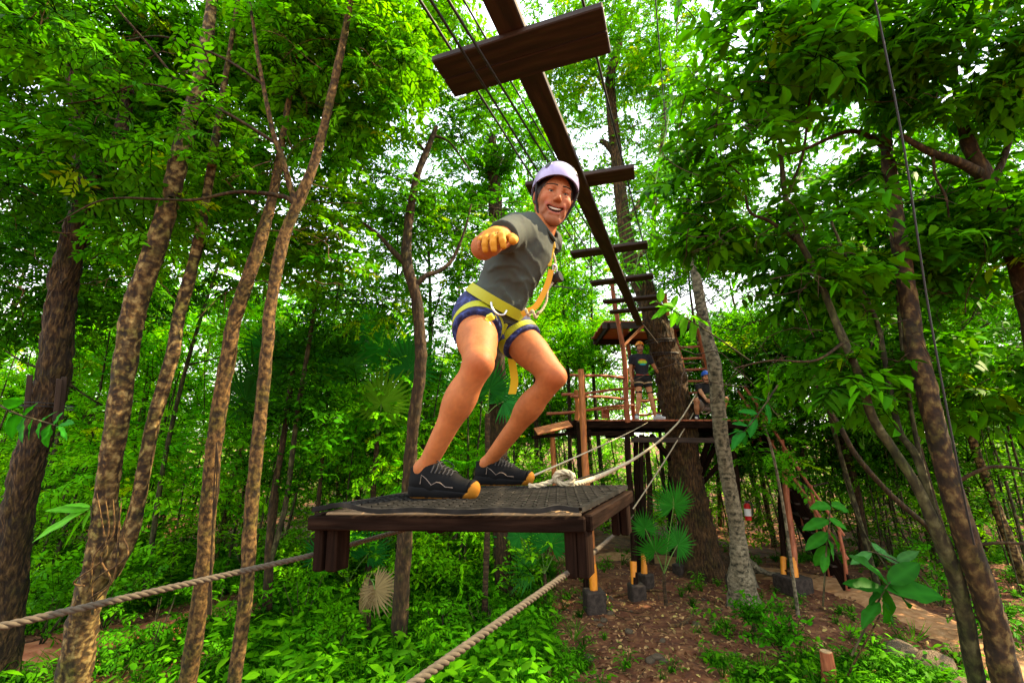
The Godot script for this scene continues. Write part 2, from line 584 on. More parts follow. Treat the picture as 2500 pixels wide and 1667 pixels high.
	# people
	M.skin = mat(0.62)
	M.skin.metallic_specular = 0.3
	M.skin.subsurf_scatter_enabled = true
	M.skin.subsurf_scatter_strength = 0.12
	M.skin.heightmap_enabled = true
	M.skin.heightmap_texture = noise_map(0.09, [], 131)
	M.skin.heightmap_scale = 0.05
	M.skin.uv1_triplanar = true
	M.skin.uv1_scale = Vector3(9, 9, 9)
	M.cloth = mat(0.9)
	M.cloth.heightmap_enabled = true
	M.cloth.heightmap_texture = noise_map(0.2, [], 133)
	M.cloth.heightmap_scale = 0.05
	M.cloth.uv1_triplanar = true
	M.cloth.uv1_scale = Vector3(7, 7, 7)
	M.shorts = grained([[0.0, .006, .007, .02], [.4, .008, .01, .045], [.5, .012, .016, .07], [.6, .02, .032, .14], [.7, .05, .08, .26], [1.0, .1, .14, .36]], Vector3(5, 5, 5), 0.8, 0.05, 137, 0.03, FastNoiseLite.TYPE_CELLULAR)
	M.plastic = mat(0.32)
	M.plastic.metallic_specular = 0.5
	M.leather = mat(0.75)
	M.leather.heightmap_enabled = true
	M.leather.heightmap_texture = noise_map(0.06, [], 139)
	M.leather.heightmap_scale = 0.08
	M.leather.uv1_triplanar = true
	M.leather.uv1_scale = Vector3(8, 8, 8)
	M.hair = mat(0.6)


# ---------------------------------------------------------------- plants
func sprig(seeded: int, count: int, ln: float, wd: float, size: float, shrubby := false) -> MB:
	var r := RandomNumberGenerator.new()
	r.seed = seeded
	var mb := MB.new()
	var stems := 3 if not shrubby else 5
	for s in stems:
		var a := (s - (stems - 1) * 0.5) * 0.65 if not shrubby else s * TAU / stems
		var dir := Vector3(sin(a), r.randf_range(-0.15, 0.25), cos(a)).normalized()
		if shrubby:
			dir = Vector3(sin(a) * 0.8, r.randf_range(0.3, 1.1), cos(a) * 0.8).normalized()
		var reach := size * r.randf_range(0.75, 1.1)
		var pts := [Vector3.ZERO, dir * reach * 0.5 + Vector3(r.randf_range(-.05, .05), 0.03, 0) * size, dir * reach - Vector3(0, 0.12 * size, 0)]
		var line := smooth(pts, 3)
		var rr := PackedFloat32Array()
		for i in line.size():
			rr.append(lerpf(0.006, 0.002, float(i) / line.size()) * (size / 0.45))
		mb.tube(line, rr, 3, Color(.12, .1, .05), false)
		var m := count / stems
		for k in m:
			var t := lerpf(0.15, 1.0, (k + r.randf() * 0.5) / m)
			var f := t * (line.size() - 1)
			var i := mini(int(f), line.size() - 2)
			var p := line[i].lerp(line[i + 1], f - i)
			var tan := (line[i + 1] - line[i]).normalized()
			var side := tan.cross(Vector3.UP).normalized() * (1.0 if k % 2 else -1.0)
			var ld := (tan * r.randf_range(0.25, 1.0) + side * r.randf_range(0.5, 1.1) + Vector3(0, r.randf_range(-0.5, 0.25), 0)).normalized()
			var up := (Vector3.UP + Vector3(r.randf_range(-.6, .6), 0, r.randf_range(-.6, .6))).normalized()
			var g := r.randf_range(0.5, 1.5)
			var sc := r.randf_range(0.5, 1.2)
			var lc := Color(g * r.randf_range(.8, 1.35), g, g * r.randf_range(.7, 1.1))
			if r.randf() < .025: lc = Color(2.2, .75, 1.5)
			mb.leaf(p, ld, up, ln * sc, wd * sc * r.randf_range(.72, 1.25), lc, r.randf_range(0.02, 0.4))
	return mb


func herb(seeded: int, leaves: int, ln: float, wd: float, tall: float, grassy := false) -> MB:
	var r := RandomNumberGenerator.new()
	r.seed = seeded
	var mb := MB.new()
	for k in leaves:
		var a := TAU * (k * 0.382 + r.randf() * 0.1)
		var hgt := tall * r.randf_range(0.3, 1.0)
		var outw := Vector3(cos(a), 0, sin(a))
		var top := outw * tall * r.randf_range(0.1, 0.5) + Vector3(0, hgt, 0)
		var g := r.randf_range(0.75, 1.25)
		if not grassy:
			mb.tube(PackedVector3Array([outw * 0.01, top * 0.6 + Vector3(0, hgt * 0.15, 0), top]), PackedFloat32Array([.004, .003, .002]), 3, Color(.3, .5, .3), false)
		var sc := r.randf_range(0.7, 1.15)
		mb.leaf(top if not grassy else outw * 0.02, (outw + Vector3(0, r.randf_range(-.35, .3) if not grassy else r.randf_range(.6, 1.6), 0)).normalized(), Vector3.UP, ln * sc, wd * sc, Color(g * r.randf_range(.85, 1.2), g, g * r.randf_range(.7, 1.1)), r.randf_range(.1, .35) if not grassy else 0.5)
	return mb


# one fan of a palm: pleated fingers round the tip of a stalk
func fan(seeded: int, radius: float, fingers: int, col: Color, spread := 2.6) -> MB:
	var r := RandomNumberGenerator.new()
	r.seed = seeded
	var mb := MB.new()
	for k in fingers:
		var t := (float(k) / (fingers - 1) - 0.5) * 2.0
		var a := t * spread
		var dir := Vector3(sin(a), r.randf_range(-.04, .04), cos(a)).normalized()
		var s := dir.cross(Vector3.UP).normalized()
		var ln := radius * (1.0 - 0.22 * absf(t)) * r.randf_range(0.9, 1.06)
		var wd := radius * spread / fingers * 1.1
		var g := r.randf_range(0.8, 1.2)
		var cc := Color(col.r * g, col.g * g, col.b * g)
		var mid := dir * ln * 0.5
		var tip := dir * ln - Vector3(0, ln * r.randf_range(0.08, 0.3), 0)
		var n1 := (Vector3.UP + s * 0.5).normalized()
		var n2 := (Vector3.UP - s * 0.5).normalized()
		var kk := mb.v.size()
		mb.vert(Vector3.ZERO, Vector3.UP, cc); mb.vert(mid, Vector3.UP, cc); mb.vert(tip, Vector3.UP, cc)
		mb.vert(mid + s * wd * 0.42 - Vector3(0, wd * 0.22, 0), n1, cc); mb.vert(mid - s * wd * 0.42 - Vector3(0, wd * 0.22, 0), n2, cc)
		mb.tri(kk, kk + 1, kk + 3); mb.tri(kk + 1, kk + 2, kk + 3); mb.tri(kk, kk + 1, kk + 4); mb.tri(kk + 1, kk + 2, kk + 4)
	return mb


func fan_palm(label: String, crown_at: Vector3, fans: Array, tall: bool, col: Color, group := "fan palms in the undergrowth") -> Node3D:
	var foot := Vector3(crown_at.x, ground(crown_at.x, crown_at.z), crown_at.z)
	var t := thing("fan_palm", label, "palm", foot, group)
	if tall:
		pole(t, "trunk", foot - Vector3(0, .1, 0), crown_at, 0.05, 0.045, M.bark_dark, 0.5)
	else:
		pole(t, "trunk", foot - Vector3(0, .1, 0), crown_at, 0.035, 0.03, M.bark_dark, 0.3)
	var i := 0
	for f in fans:   # each: where its centre is, its radius, and the way it faces
		i += 1
		var c: Vector3 = f[0]
		var face: Vector3 = f[2]
		var ray := (c - crown_at).normalized()
		if ray.length() < 0.5: ray = Vector3.UP
		var up := (face - ray * face.dot(ray)).normalized()
		var tint: Color = f[3] if f.size() > 3 else col
		var o := part(t, "frond", fan(int(crown_at.x * 77) + i * 13, f[1], 30, tint).mesh(M.leaf), Transform3D(basis_z(ray, up), c))
		wire(o, "stalk", smooth([crown_at, crown_at.lerp(c, 0.5) + Vector3(0, 0.03, 0), c], 4), 0.007, M.leaf_stalk)
	return t


func on_deck(p: Vector3) -> bool:   # the air over the deck, kept free of boughs
	return p.x > 0.9 and p.x < 6.0 and p.z < -8.5 and p.z > -13.6 and p.y > 1.0 and p.y < 6.4 and p.x < 1.5 - p.z * .36


# a crown: leafy boughs spread through uneven clumps
func crown(tree: Node3D, me: Mesh, blobs: Array, scale: float, dark: Color, light: Color, seeded: int, gap := -1.0, called := "crown") -> MultiMeshInstance3D:
	var r := RandomNumberGenerator.new()
	r.seed = seeded
	var nz := FastNoiseLite.new()
	nz.seed = seeded
	nz.frequency = 0.75
	var xf: Array[Transform3D] = []
	var cols: Array[Color] = []
	for b in blobs:   # px, py, depth, half width, half height (pixels), half depth (m), count
		var ctr := W(b[0], b[1], b[2])
		var rad := Vector3(b[3] * b[2] / F, b[4] * b[2] / F, b[5])
		for k in int(b[6]):
			var p := Vector3.ZERO
			for tries in 8:
				var q := Vector3(r.randfn(), r.randfn(), r.randfn()).normalized() * pow(r.randf(), 0.4)
				p = ctr + view * (q * rad)
				if nz.get_noise_3dv(p) > gap:
					break
			if p.y < ground(p.x, p.z) + 0.05 or on_deck(p):
				continue
			var out := p - ctr
			var dir := Vector3(r.randfn(), r.randfn() * 0.35 - 0.1, r.randfn()) + Vector3(out.x, out.y * 0.4, out.z).normalized() * 0.7
			var up := Vector3(r.randf_range(-.5, .5), 1.0, r.randf_range(-.5, .5))
			var s := scale * r.randf_range(0.75, 1.25)
			xf.append(Transform3D(basis_z(dir.normalized(), up).scaled(Vector3(s, s, s)), p))
			var tone := clampf(0.5 + nz.get_noise_3dv(p * 2.0 + Vector3(40, 0, 0)) * 0.9 + r.randf_range(-.35, .35), 0.0, 1.0)
			var cc := dark.lerp(light, tone)
			if r.randf() < 0.03:
				cc = Color(light.r * 2.2, light.g * 1.15, light.b)
			cols.append(cc)
	return scatter(tree, called, me, xf, cols)


func scatter(parent: Node3D, called: String, me: Mesh, xf: Array[Transform3D], cols: Array[Color]) -> MultiMeshInstance3D:
	var mm := MultiMesh.new()
	mm.transform_format = MultiMesh.TRANSFORM_3D
	mm.use_colors = true
	mm.mesh = me
	mm.instance_count = xf.size()
	for i in xf.size():
		mm.set_instance_transform(i, xf[i])
		mm.set_instance_color(i, cols[i])
	var o := MultiMeshInstance3D.new()
	o.name = called if parent != self else numbered(called)
	o.multimesh = mm
	parent.add_child(o, true)
	o.global_transform = Transform3D.IDENTITY
	return o


# a trunk or limb through points given as [px, py, width in pixels, depth]
func limb_points(stations: Array) -> Array:
	var pts := []
	var rad := []
	for s in stations:
		pts.append(W(s[0], s[1], s[3]))
		rad.append(s[2] * s[3] / F * 0.5 / sqrt(1.0 + pow((s[0] - 1250.0) / F, 2.0)))   # what leans out of the middle of a wide view looks wider
	return [pts, rad]


func limb(parent: Node3D, called: String, pts: Array, rad: Array, m: Material, seeded: int, knobs := 0.12, flare := 0.0, lobes := 5, moss := 0.3) -> MeshInstance3D:
	var ridge := .2 if m == M.bark_deck or m == M.bark_rough else .07
	var nz := FastNoiseLite.new()
	nz.seed = seeded
	nz.frequency = 2.2
	var each := 8 if rad[0] < 0.06 else 16
	var p := smooth(pts, each)
	var r := PackedFloat32Array()
	for i in pts.size() - 1:
		for k in each:
			var t := float(k) / each
			r.append(lerpf(rad[i], rad[i + 1], t * t * (3.0 - 2.0 * t)))
	r.append(rad[-1])
	var sides := clampi(int(rad[0] * 200.0), 7, 40)
	var mb := MB.new()
	var m_ := p.size()
	var side := Vector3.ZERO
	for i in m_:
		var t := (p[mini(i + 1, m_ - 1)] - p[maxi(i - 1, 0)]).normalized()
		side = t.cross(Vector3.FORWARD if absf(t.z) < 0.9 else Vector3.RIGHT).normalized() if i == 0 else (side - t * side.dot(t)).normalized()
		var w := t.cross(side)
		var up := absf(p[i].y - p[0].y)
		for j in sides:
			var a := TAU * j / sides
			var q := side * cos(a) + w * sin(a)
			var k := 1.0 + knobs * nz.get_noise_3dv(p[i] * 1.4 + q * 0.5) * 1.6 + knobs * 0.6 * nz.get_noise_3dv(p[i] * 5.0 + q * 0.8)
			if rad[0] > 0.06:
				k += ridge * nz.get_noise_3dv(Vector3(q.x * 3.6 + seeded, p[i].y * 1.5, q.z * 3.6)) + ridge * .5 * nz.get_noise_3dv(Vector3(q.x * 6.0, p[i].y * 5.0, q.z * 6.0 + seeded))
			if flare > 0.0:
				k += flare * exp(-up / 0.35) * (0.55 + 0.45 * cos(a * lobes + seeded))
			var pp := p[i] + q * r[i] * k
			var g := clampf((nz.get_noise_3dv(pp * 1.2) + moss - 0.3) * 2.2, 0.0, 0.75) if moss > 0.0 else 0.0
			mb.vert(pp, q, Color.WHITE.lerp(Color(.5, .72, .22), g))
	for i in m_ - 1:
		for j in sides:
			var a := i * sides + j
			var b := i * sides + (j + 1) % sides
			mb.quad(a, b, b + sides, a + sides)
	# true normals
	var acc := PackedVector3Array()
	acc.resize(mb.v.size())
	for f in range(0, mb.ix.size(), 3):
		var a := mb.ix[f]
		var b := mb.ix[f + 1]
		var c := mb.ix[f + 2]
		var g := (mb.v[c] - mb.v[a]).cross(mb.v[b] - mb.v[a])
		acc[a] += g; acc[b] += g; acc[c] += g
	for i in acc.size():
		if acc[i].length() > 1e-12:
			mb.n[i] = acc[i].normalized()
	return part(parent, called, mb.mesh(m))


# fine twigs running through a part of a tree's crown
func twigs(t: Node3D, box: Array, n: int, seeded: int, m: Material, r0 := .009) -> void:   # box: px, py from, px, py to, depth from, to
	var r := RandomNumberGenerator.new()
	r.seed = seeded
	var mb := MB.new()
	for k in n:
		var d := r.randf_range(box[4], box[5])
		var p := W(r.randf_range(box[0], box[2]), r.randf_range(box[1], box[3]), d)
		var dir := Vector3(r.randfn(), r.randf_range(-.35, .9), r.randfn() * .6).normalized()
		var ln := r.randf_range(.25, .9) * d / 5.0
		var line := PackedVector3Array()
		var rr := PackedFloat32Array()
		var q := p
		for i in 7:
			line.append(q); rr.append(r0 * d / 5.0 * r.randf_range(.5, .6) * lerpf(1.3, .4, i / 6.0))
			dir = (dir + Vector3(r.randfn(), r.randfn() - .05, r.randfn()) * .22).normalized()
			q += dir * ln / 6.0
			if i == 3 or i == 4:
				var sd := (dir + Vector3(r.randfn(), r.randfn(), r.randfn()) * .7).normalized()
				mb.tube(PackedVector3Array([q, q + sd * ln * .2, q + sd * ln * .35 - Vector3(0, .03, 0)]), PackedFloat32Array([r0 * .45, r0 * .35, r0 * .2]), 4, Color.WHITE, false)
		if not on_deck(p):
			mb.tube(line, rr, 4, Color.WHITE * r.randf_range(.6, 1.2), false)
	part(t, "twigs", mb.mesh(m)).set_meta("kind", "stuff")


# a tree from its trunk stations, foot first; the foot is carried down to the ground
func tree(called: String, label: String, stations: Array, m: Material, seeded: int, knobs := 0.12, flare := 0.4, group := "", category := "tree", moss := 0.3) -> Node3D:
	var lp := limb_points(stations)
	var pts: Array = lp[0]
	var rad: Array = lp[1]
	var foot: Vector3 = pts[0]
	if foot.y > ground(foot.x, foot.z) - 0.1:
		var nxt: Vector3 = pts[1]
		var lean := (foot - nxt) / maxf(nxt.y - foot.y, 0.05) * 0.6
		lean = Vector3(clampf(lean.x, -.5, .5), -1, clampf(lean.z, -.5, .5))
		var drop := foot.y - ground(foot.x, foot.z) + 0.15
		pts.push_front(foot + lean * drop)
		rad.push_front(rad[0] * 1.15)
	foot = pts[0]
	foot.y = ground(foot.x, foot.z)
	var t := thing(called, label, category, foot, group)
	limb(t, "trunk", pts, rad, m, seeded, knobs, flare, 5, moss)
	return t


func branch(t: Node3D, stations: Array, m: Material, seeded: int, called := "branch") -> MeshInstance3D:
	var lp := limb_points(stations)
	return limb(t, called, lp[0], lp[1], m, seeded, 0.1, 0.0, 5, 0.2)


const ORD := ["first", "second", "third", "fourth", "fifth", "sixth", "seventh", "eighth", "ninth", "tenth", "eleventh", "twelfth", "thirteenth", "fourteenth", "fifteenth", "sixteenth", "seventeenth", "eighteenth", "nineteenth", "twentieth", "twenty-first", "twenty-second", "twenty-third", "twenty-fourth", "twenty-fifth"]
var S := {}
var path_line := []
var sand_line := []
var red_line := []


func _ready() -> void:
	rng.seed = 20240
	view = Basis(Vector3.RIGHT, deg_to_rad(PITCH))
	# camera
	var cam := Camera3D.new()
	cam.name = "camera"
	add_child(cam)
	cam.position = EYE
	cam.basis = view
	cam.fov = rad_to_deg(2.0 * atan(833.5 / F))
	cam.near = 0.05
	cam.far = 300.0
	cam.current = true
	# sky
	var we := WorldEnvironment.new()
	we.name = "air"
	var env := Environment.new()
	env.background_mode = Environment.BG_SKY
	var sky := Sky.new()
	var sm := ProceduralSkyMaterial.new()
	sm.sky_top_color = Color(0.9, 0.94, 1.0)
	sm.sky_horizon_color = Color(1.0, 0.96, 0.88)
	sm.sky_curve = 0.2
	sm.ground_bottom_color = Color(0.12, 0.14, 0.06)
	sm.ground_horizon_color = Color(0.3, 0.34, 0.25)
	sm.sky_energy_multiplier = 1.0
	sky.sky_material = sm
	env.sky = sky
	env.tonemap_mode = Environment.TONE_MAPPER_LINEAR
	env.tonemap_exposure = 3.9
	env.sdfgi_enabled = true
	env.ssao_enabled = true
	env.ssil_enabled = true
	we.environment = env
	add_child(we)
	# sun, high beyond the trees on the right
	var sun := DirectionalLight3D.new()
	sun.name = "sun"
	sun.light_energy = 1.6
	sun.light_color = Color(1.0, 0.9, 0.72)
	sun.light_angular_distance = 0.5
	sun.shadow_enabled = true
	add_child(sun)
	var az := deg_to_rad(SUN_AZ)
	var el := deg_to_rad(SUN_EL)
	var to_sun := Vector3(sin(az) * cos(el), sin(el), -cos(az) * cos(el))
	sun.basis = basis_z(to_sun)
	hills.seed = 5
	hills.frequency = 0.05
	wob.seed = 9
	materials()
	M.leaf_stalk = mat(0.6, lin(.1, .2, .03), false)
	plants_ready()
	setting()
	deck()
	trees()
	background()
	overhead_ladder()
	platform()
	ropes()
	climber()
	guides()
	palms()
	small_plants()
	ground_things()


const SUN_AZ := 80.0
const SUN_EL := 46.0


func plants_ready() -> void:
	S.near = sprig(1, 36, .125, .048, .45).mesh(M.leaf)
	S.near2 = sprig(2, 39, .11, .045, .42).mesh(M.leaf)
	S.mid = sprig(3, 60, .095, .042, .5).mesh(M.leaf)
	S.far = sprig(4, 105, .085, .05, .8, true).mesh(M.leaf)
	S.fine = sprig(5, 75, .06, .026, .42).mesh(M.leaf)
	S.big = sprig(6, 24, .2, .078, .5).mesh(M.leaf)
	S.shrub = sprig(7, 40, .12, .055, .45, true).mesh(M.leaf)
	S.herb = [herb(1, 20, .085, .036, .28).mesh(M.leaf), herb(2, 26, .06, .024, .22).mesh(M.leaf), herb(3, 14, .13, .06, .4).mesh(M.leaf), herb(4, 26, .3, .012, .3, true).mesh(M.leaf)]


# ---------------------------------------------------------------- the setting
func setting() -> void:
	# one ground sheet, fine near the eye and coarse towards the horizon
	var xs := PackedFloat32Array()
	for i in range(-70, 71):
		var t := i / 70.0
		xs.append(t * 9.0 + t * absf(t) * 12.0 + signf(t) * pow(absf(t), 6.0) * 120.0)
	var mb := MB.new()
	var w := xs.size()
	for j in w:
		for i in w:
			var x := xs[i]
			var z := xs[j] - 8.0
			var y := ground(x, z)
			var nn := Vector3(ground(x - .05, z) - ground(x + .05, z), .1, ground(x, z - .05) - ground(x, z + .05)).normalized()
			mb.vert(Vector3(x, y, z), nn)
	for j in w - 1:
		for i in w - 1:
			mb.quad(j * w + i, j * w + i + 1, (j + 1) * w + i + 1, (j + 1) * w + i)
	var g := part(self, "ground", mb.mesh(M.dirt))
	meta(g, "dark reddish forest soil under the deck and trees", "", "", "structure")
	path_line = [G(1500, 2100), G(1560, 1700), G(1580, 1560), G(1560, 1440), G(1680, 1370), G(1880, 1350)]
	sand_line = [GD(1300, 12.4), GD(1640, 12.0), GD(1900, 10.6), GD(2110, 9.3), GD(2330, 7.6), GD(2600, 6.1)]
	red_line = [G(-100, 1640), G(200, 1560), G(420, 1525), G(560, 1490)]
	strip("sand_path", sand_line, 0.55, M.sand, "pale orange sand path curving past the foot of the stairs")
	strip("earth_path", red_line, 0.45, M.red_earth, "bright red earth path behind the mottled trunks")


func strip(called: String, line: Array, half: float, m: Material, label: String) -> void:
	var p := smooth(line, 10)
	var mb := MB.new()
	for i in p.size():
		var t := (p[mini(i + 1, p.size() - 1)] - p[maxi(i - 1, 0)])
		t.y = 0.0
		var s := t.normalized().cross(Vector3.UP)
		for k in 9:
			var f := (k - 4) / 4.0
			var q := p[i] + s * f * half * (1.0 + 0.35 * wob.get_noise_2d(p[i].x * 60.0, p[i].z * 60.0 + signf(f) * 50.0))
			q.y = ground(q.x, q.z) + 0.035 * (1.0 - f * f) + 0.004 - (0.03 if absf(f) > 0.9 else 0.0)
			mb.vert(q, Vector3.UP)
	for i in p.size() - 1:
		for k in 8:
			mb.quad(i * 9 + k, i * 9 + k + 1, i * 9 + k + 10, i * 9 + k + 9)
	var o := part(self, called, mb.mesh(m))
	meta(o, label, "", "", "structure")


func near_line(line: Array, p: Vector3) -> float:
	var best := 99.0
	for i in line.size() - 1:
		var a := Vector2(line[i].x, line[i].z)
		var b := Vector2(line[i + 1].x, line[i + 1].z)
		var q := Geometry2D.get_closest_point_to_segment(Vector2(p.x, p.z), a, b)
		best = minf(best, q.distance_to(Vector2(p.x, p.z)))
	return best


const DARK := Color(.02, .1, .003)
const MIDG := Color(.055, .28, .003)
const LITE := Color(.135, .5, .005)
const YELL := Color(.24, .64, .006)


func trees() -> void:
	# the near trunks on the left
	var t := tree("tree", "thick dark rough barked tree at the far left with boards strapped round it", [[-12, 1790, 100, 5.2], [8, 1600, 95, 5.2], [42, 1259, 88, 5.2], [90, 1050, 84, 5.25], [130, 914, 86, 5.3], [154, 691, 76, 5.4], [205, 490, 66, 5.5], [193, 330, 44, 5.6], [170, 150, 30, 5.7]], M.bark_rough, 3, 0.14)
	branch(t, [[210, 500, 50, 5.5], [262, 400, 42, 5.6], [300, 300, 36, 5.7], [315, 180, 26, 5.8], [350, 20, 18, 6.0]], M.bark_rough, 4)
	crown(t, S.near, [[130, 250, 7.0, 300, 300, 1.2, 380], [40, 640, 7.2, 170, 200, .9, 170], [120, 420, 5.0, 190, 150, .4, 40], [70, 560, 8.8, 190, 210, 1.2, 190], [330, 620, 9.2, 160, 190, 1.2, 150]], 1.0, DARK, MIDG, 1, -.15)
	t = tree("tree", "mottled double stemmed tree with a swollen vine wrapped fork at the left", [[120, 1900, 95, 4.6], [175, 1667, 92, 4.6], [205, 1498, 84, 4.6], [250, 1345, 88, 4.6], [258, 1206, 62, 4.6], [282, 1046, 62, 4.6], [313, 834, 62, 4.7], [330, 745, 62, 4.75], [394, 558, 56, 4.85], [441, 372, 48, 5.0], [489, 186, 38, 5.2], [515, 20, 28, 5.4], [535, -140, 18, 5.6]], M.bark_mottled, 7, 0.13)
	branch(t, [[265, 1400, 60, 4.6], [312, 1312, 50, 4.62], [340, 1206, 39, 4.7], [372, 1036, 38, 4.8], [420, 866, 36, 4.9], [436, 771, 33, 5.0], [479, 612, 30, 5.1], [508, 452, 24, 5.25], [537, 266, 18, 5.4], [564, 100, 12, 5.5], [590, -60, 7, 5.6]], M.bark_mottled, 8, "second_stem")
	for k in 5:   # thin creepers on the swollen fork
		var a := k * 1.1
		branch(t, [[230 - k * 6, 1490 - k * 15, 5, 4.38], [228 + sin(a) * 50, 1420, 6, 4.36], [268 + cos(a) * 40, 1360, 6, 4.36], [300 - k * 12, 1300, 5, 4.4], [315 - k * 20, 1235 - k * 8, 3, 4.42]], M.bark_ochre, 20 + k, "creeper")
	crown(t, S.near2, [[330, 260, 6.6, 290, 260, 1.0, 330], [140, 50, 6.0, 300, 150, .8, 210], [620, 110, 6.4, 240, 170, .9, 220], [330, 330, 4.6, 260, 200, .35, 40], [200, 60, 4.5, 260, 120, .4, 40]], 1.0, DARK * 1.3, LITE * 0.9, 2, -.15)
	t = tree("tree", "slim mossy leaning trunk between the forked tree and the smooth branching tree", [[425, 1880, 50, 4.8], [457, 1667, 47, 4.8], [494, 1418, 45, 4.8], [510, 1206, 41, 4.85], [531, 1020, 42, 4.9], [558, 861, 40, 4.95], [574, 771, 38, 5.0], [628, 612, 34, 5.1], [665, 479, 25, 5.25], [690, 330, 17, 5.4], [720, 150, 11, 5.6], [750, -60, 7, 5.8]], M.bark_ochre, 12, 0.11)
	crown(t, S.near, [[650, 300, 6.8, 220, 230, .9, 220], [530, 560, 7.0, 200, 160, .8, 130], [240, 700, 7.4, 160, 170, .8, 120]], 1.0, DARK * 1.2, LITE, 3, -.1)
	twigs(t, [-60, 0, 900, 720, 4.7, 6.4], 120, 501, M.bark_ochre)
	for k in 3:
		branch(t, [[506 + k * 4, 1500, 5, 4.62], [518, 1300, 5, 4.63], [522 + k * 6, 1180, 4, 4.66], [528, 1080, 4, 4.7]], M.bark_dark, 30 + k, "creeper")
	t = tree("tree", "smooth pale brown trunk that forks high up, nearest to the hanging platform", [[545, 1880, 36, 4.6], [571, 1667, 36, 4.6], [600, 1445, 37, 4.6], [611, 1259, 36, 4.65], [632, 1047, 34, 4.7], [653, 834, 31, 4.75], [660, 745, 30, 4.8], [691, 585, 30, 4.9], [729, 489, 28, 4.95], [771, 383, 23, 5.0], [819, 186, 20, 5.1], [851, 27, 16, 5.2], [870, -90, 12, 5.3]], M.bark_ochre, 15, 0.09)
	branch(t, [[725, 500, 22, 4.95], [707, 452, 17, 4.95], [690, 390, 15, 4.95], [665, 319, 13, 4.95], [633, 160, 11, 5.0], [612, 27, 9, 5.1], [585, -80, 7, 5.2]], M.bark_ochre, 16)
	branch(t, [[722, 500, 20, 4.95], [690, 480, 13, 4.9], [585, 468, 10, 4.8], [480, 487, 9, 4.7], [404, 487, 8, 4.6], [255, 487, 6, 4.5], [140, 545, 4, 4.4]], M.bark_dark, 17)
	branch(t, [[668, 346, 10, 4.95], [560, 280, 9, 4.8], [463, 229, 8, 4.7], [370, 120, 7, 4.65], [276, 11, 6, 4.6]], M.bark_dark, 18)
	branch(t, [[470, 235, 7, 4.7], [350, 205, 6, 4.65], [240, 240, 5, 4.6], [150, 255, 4, 4.5]], M.bark_dark, 19)
	branch(t, [[640, 205, 8, 5.0], [540, 140, 7, 4.9], [400, 90, 6, 4.9], [300, 100, 4, 4.8]], M.bark_dark, 40)
	crown(t, S.near2, [[850, 150, 5.9, 200, 210, .9, 270], [610, 400, 5.8, 260, 120, .7, 90], [420, 570, 5.4, 230, 90, .5, 40], [770, 600, 6.0, 130, 170, .7, 110], [700, 60, 5.6, 240, 100, .6, 80], [1000, 90, 7.0, 170, 140, .9, 220]], 1.0, MIDG, YELL * 0.85, 4, -.12)
	t = tree("tree", "thin crooked twin stemmed tree between the branching tree and the platform", [[690, 1640, 26, 6.9], [655, 1510, 24, 6.9], [655, 1400, 24, 6.9], [664, 1232, 18, 6.95], [690, 1080, 15, 7.1], [715, 900, 12, 7.3]], M.bark_dark, 21, 0.12)
	branch(t, [[658, 1375, 17, 6.9], [682, 1290, 15, 6.95], [701, 1206, 14, 7.0], [728, 993, 13, 7.1], [775, 700, 10, 7.3], [780, 520, 7, 7.5]], M.bark_lichen, 22, "second_stem")
	crown(t, S.shrub, [[700, 1100, 7.0, 130, 120, .6, 60], [760, 900, 7.4, 130, 150, .7, 70]], 0.9, DARK, MIDG, 5, -.1)
	t = tree("tree", "dark winding tree with a forked top just left of the climber", [[965, 1683, 42, 6.0], [983, 1390, 38, 6.0], [995, 1240, 35, 6.0], [1006, 1063, 30, 6.0], [1026, 900, 28, 6.05], [1026, 829, 28, 6.1], [1015, 723, 27, 6.15], [993, 640, 26, 6.2], [998, 540, 22, 6.3], [1018, 430, 17, 6.4], [1045, 360, 14, 6.5], [1065, 310, 10, 6.6]], M.bark_dark, 25, 0.12)
	branch(t, [[998, 650, 17, 6.2], [962, 616, 14, 6.2], [930, 580, 10, 6.2], [880, 540, 7, 6.2], [835, 520, 4, 6.2]], M.bark_dark, 26)
	branch(t, [[1012, 700, 14, 6.15], [1040, 672, 13, 6.2], [1070, 662, 11, 6.3], [1105, 632, 9, 6.4], [1135, 560, 6, 6.5], [1150, 500, 4, 6.6]], M.bark_dark, 27)
	branch(t, [[1040, 372, 8, 6.5], [1000, 330, 7, 6.5], [960, 310, 5, 6.5], [915, 330, 4, 6.5]], M.bark_dark, 28)
	branch(t, [[1058, 330, 7, 6.6], [1100, 350, 5, 6.7], [1150, 420, 4, 6.8]], M.bark_dark, 29)
	crown(t, S.fine, [[1060, 260, 7.2, 150, 90, .8, 70], [930, 330, 7.0, 90, 70, .6, 30], [960, 500, 6.8, 130, 90, .7, 60], [1090, 560, 7.2, 100, 110, .7, 60], [900, 700, 7.0, 120, 120, .7, 75]], 1.0, DARK * 1.3, LITE, 6, 0.0)
	t = tree("tree", "dark straight tree with tufts of air plants behind the climber", [[1235, 1480, 52, 8.0], [1227, 1286, 46, 8.0], [1218, 1100, 42, 8.05], [1213, 850, 38, 8.2], [1211, 600, 34, 8.4], [1206, 450, 30, 8.6], [1200, 330, 20, 8.7]], M.bark_dark, 33, 0.16)
	crown(t, S.mid, [[1215, 330, 8.8, 110, 110, .8, 75], [1210, 500, 8.6, 80, 110, .6, 60], [1130, 470, 9.2, 110, 150, .9, 90], [1120, 660, 9.4, 100, 120, .8, 70], [960, 620, 10.2, 130, 170, 1.1, 120], [900, 420, 10.0, 100, 120, 1.0, 60], [1060, 800, 10.4, 150, 120, 1.1, 110]], 0.95, MIDG, LITE, 7, -.05)
	twigs(t, [850, 180, 1330, 760, 6.6, 9.4], 80, 502, M.bark_dark, .007)
	air_plant(t, W(1195, 420, 8.45), 0.5)
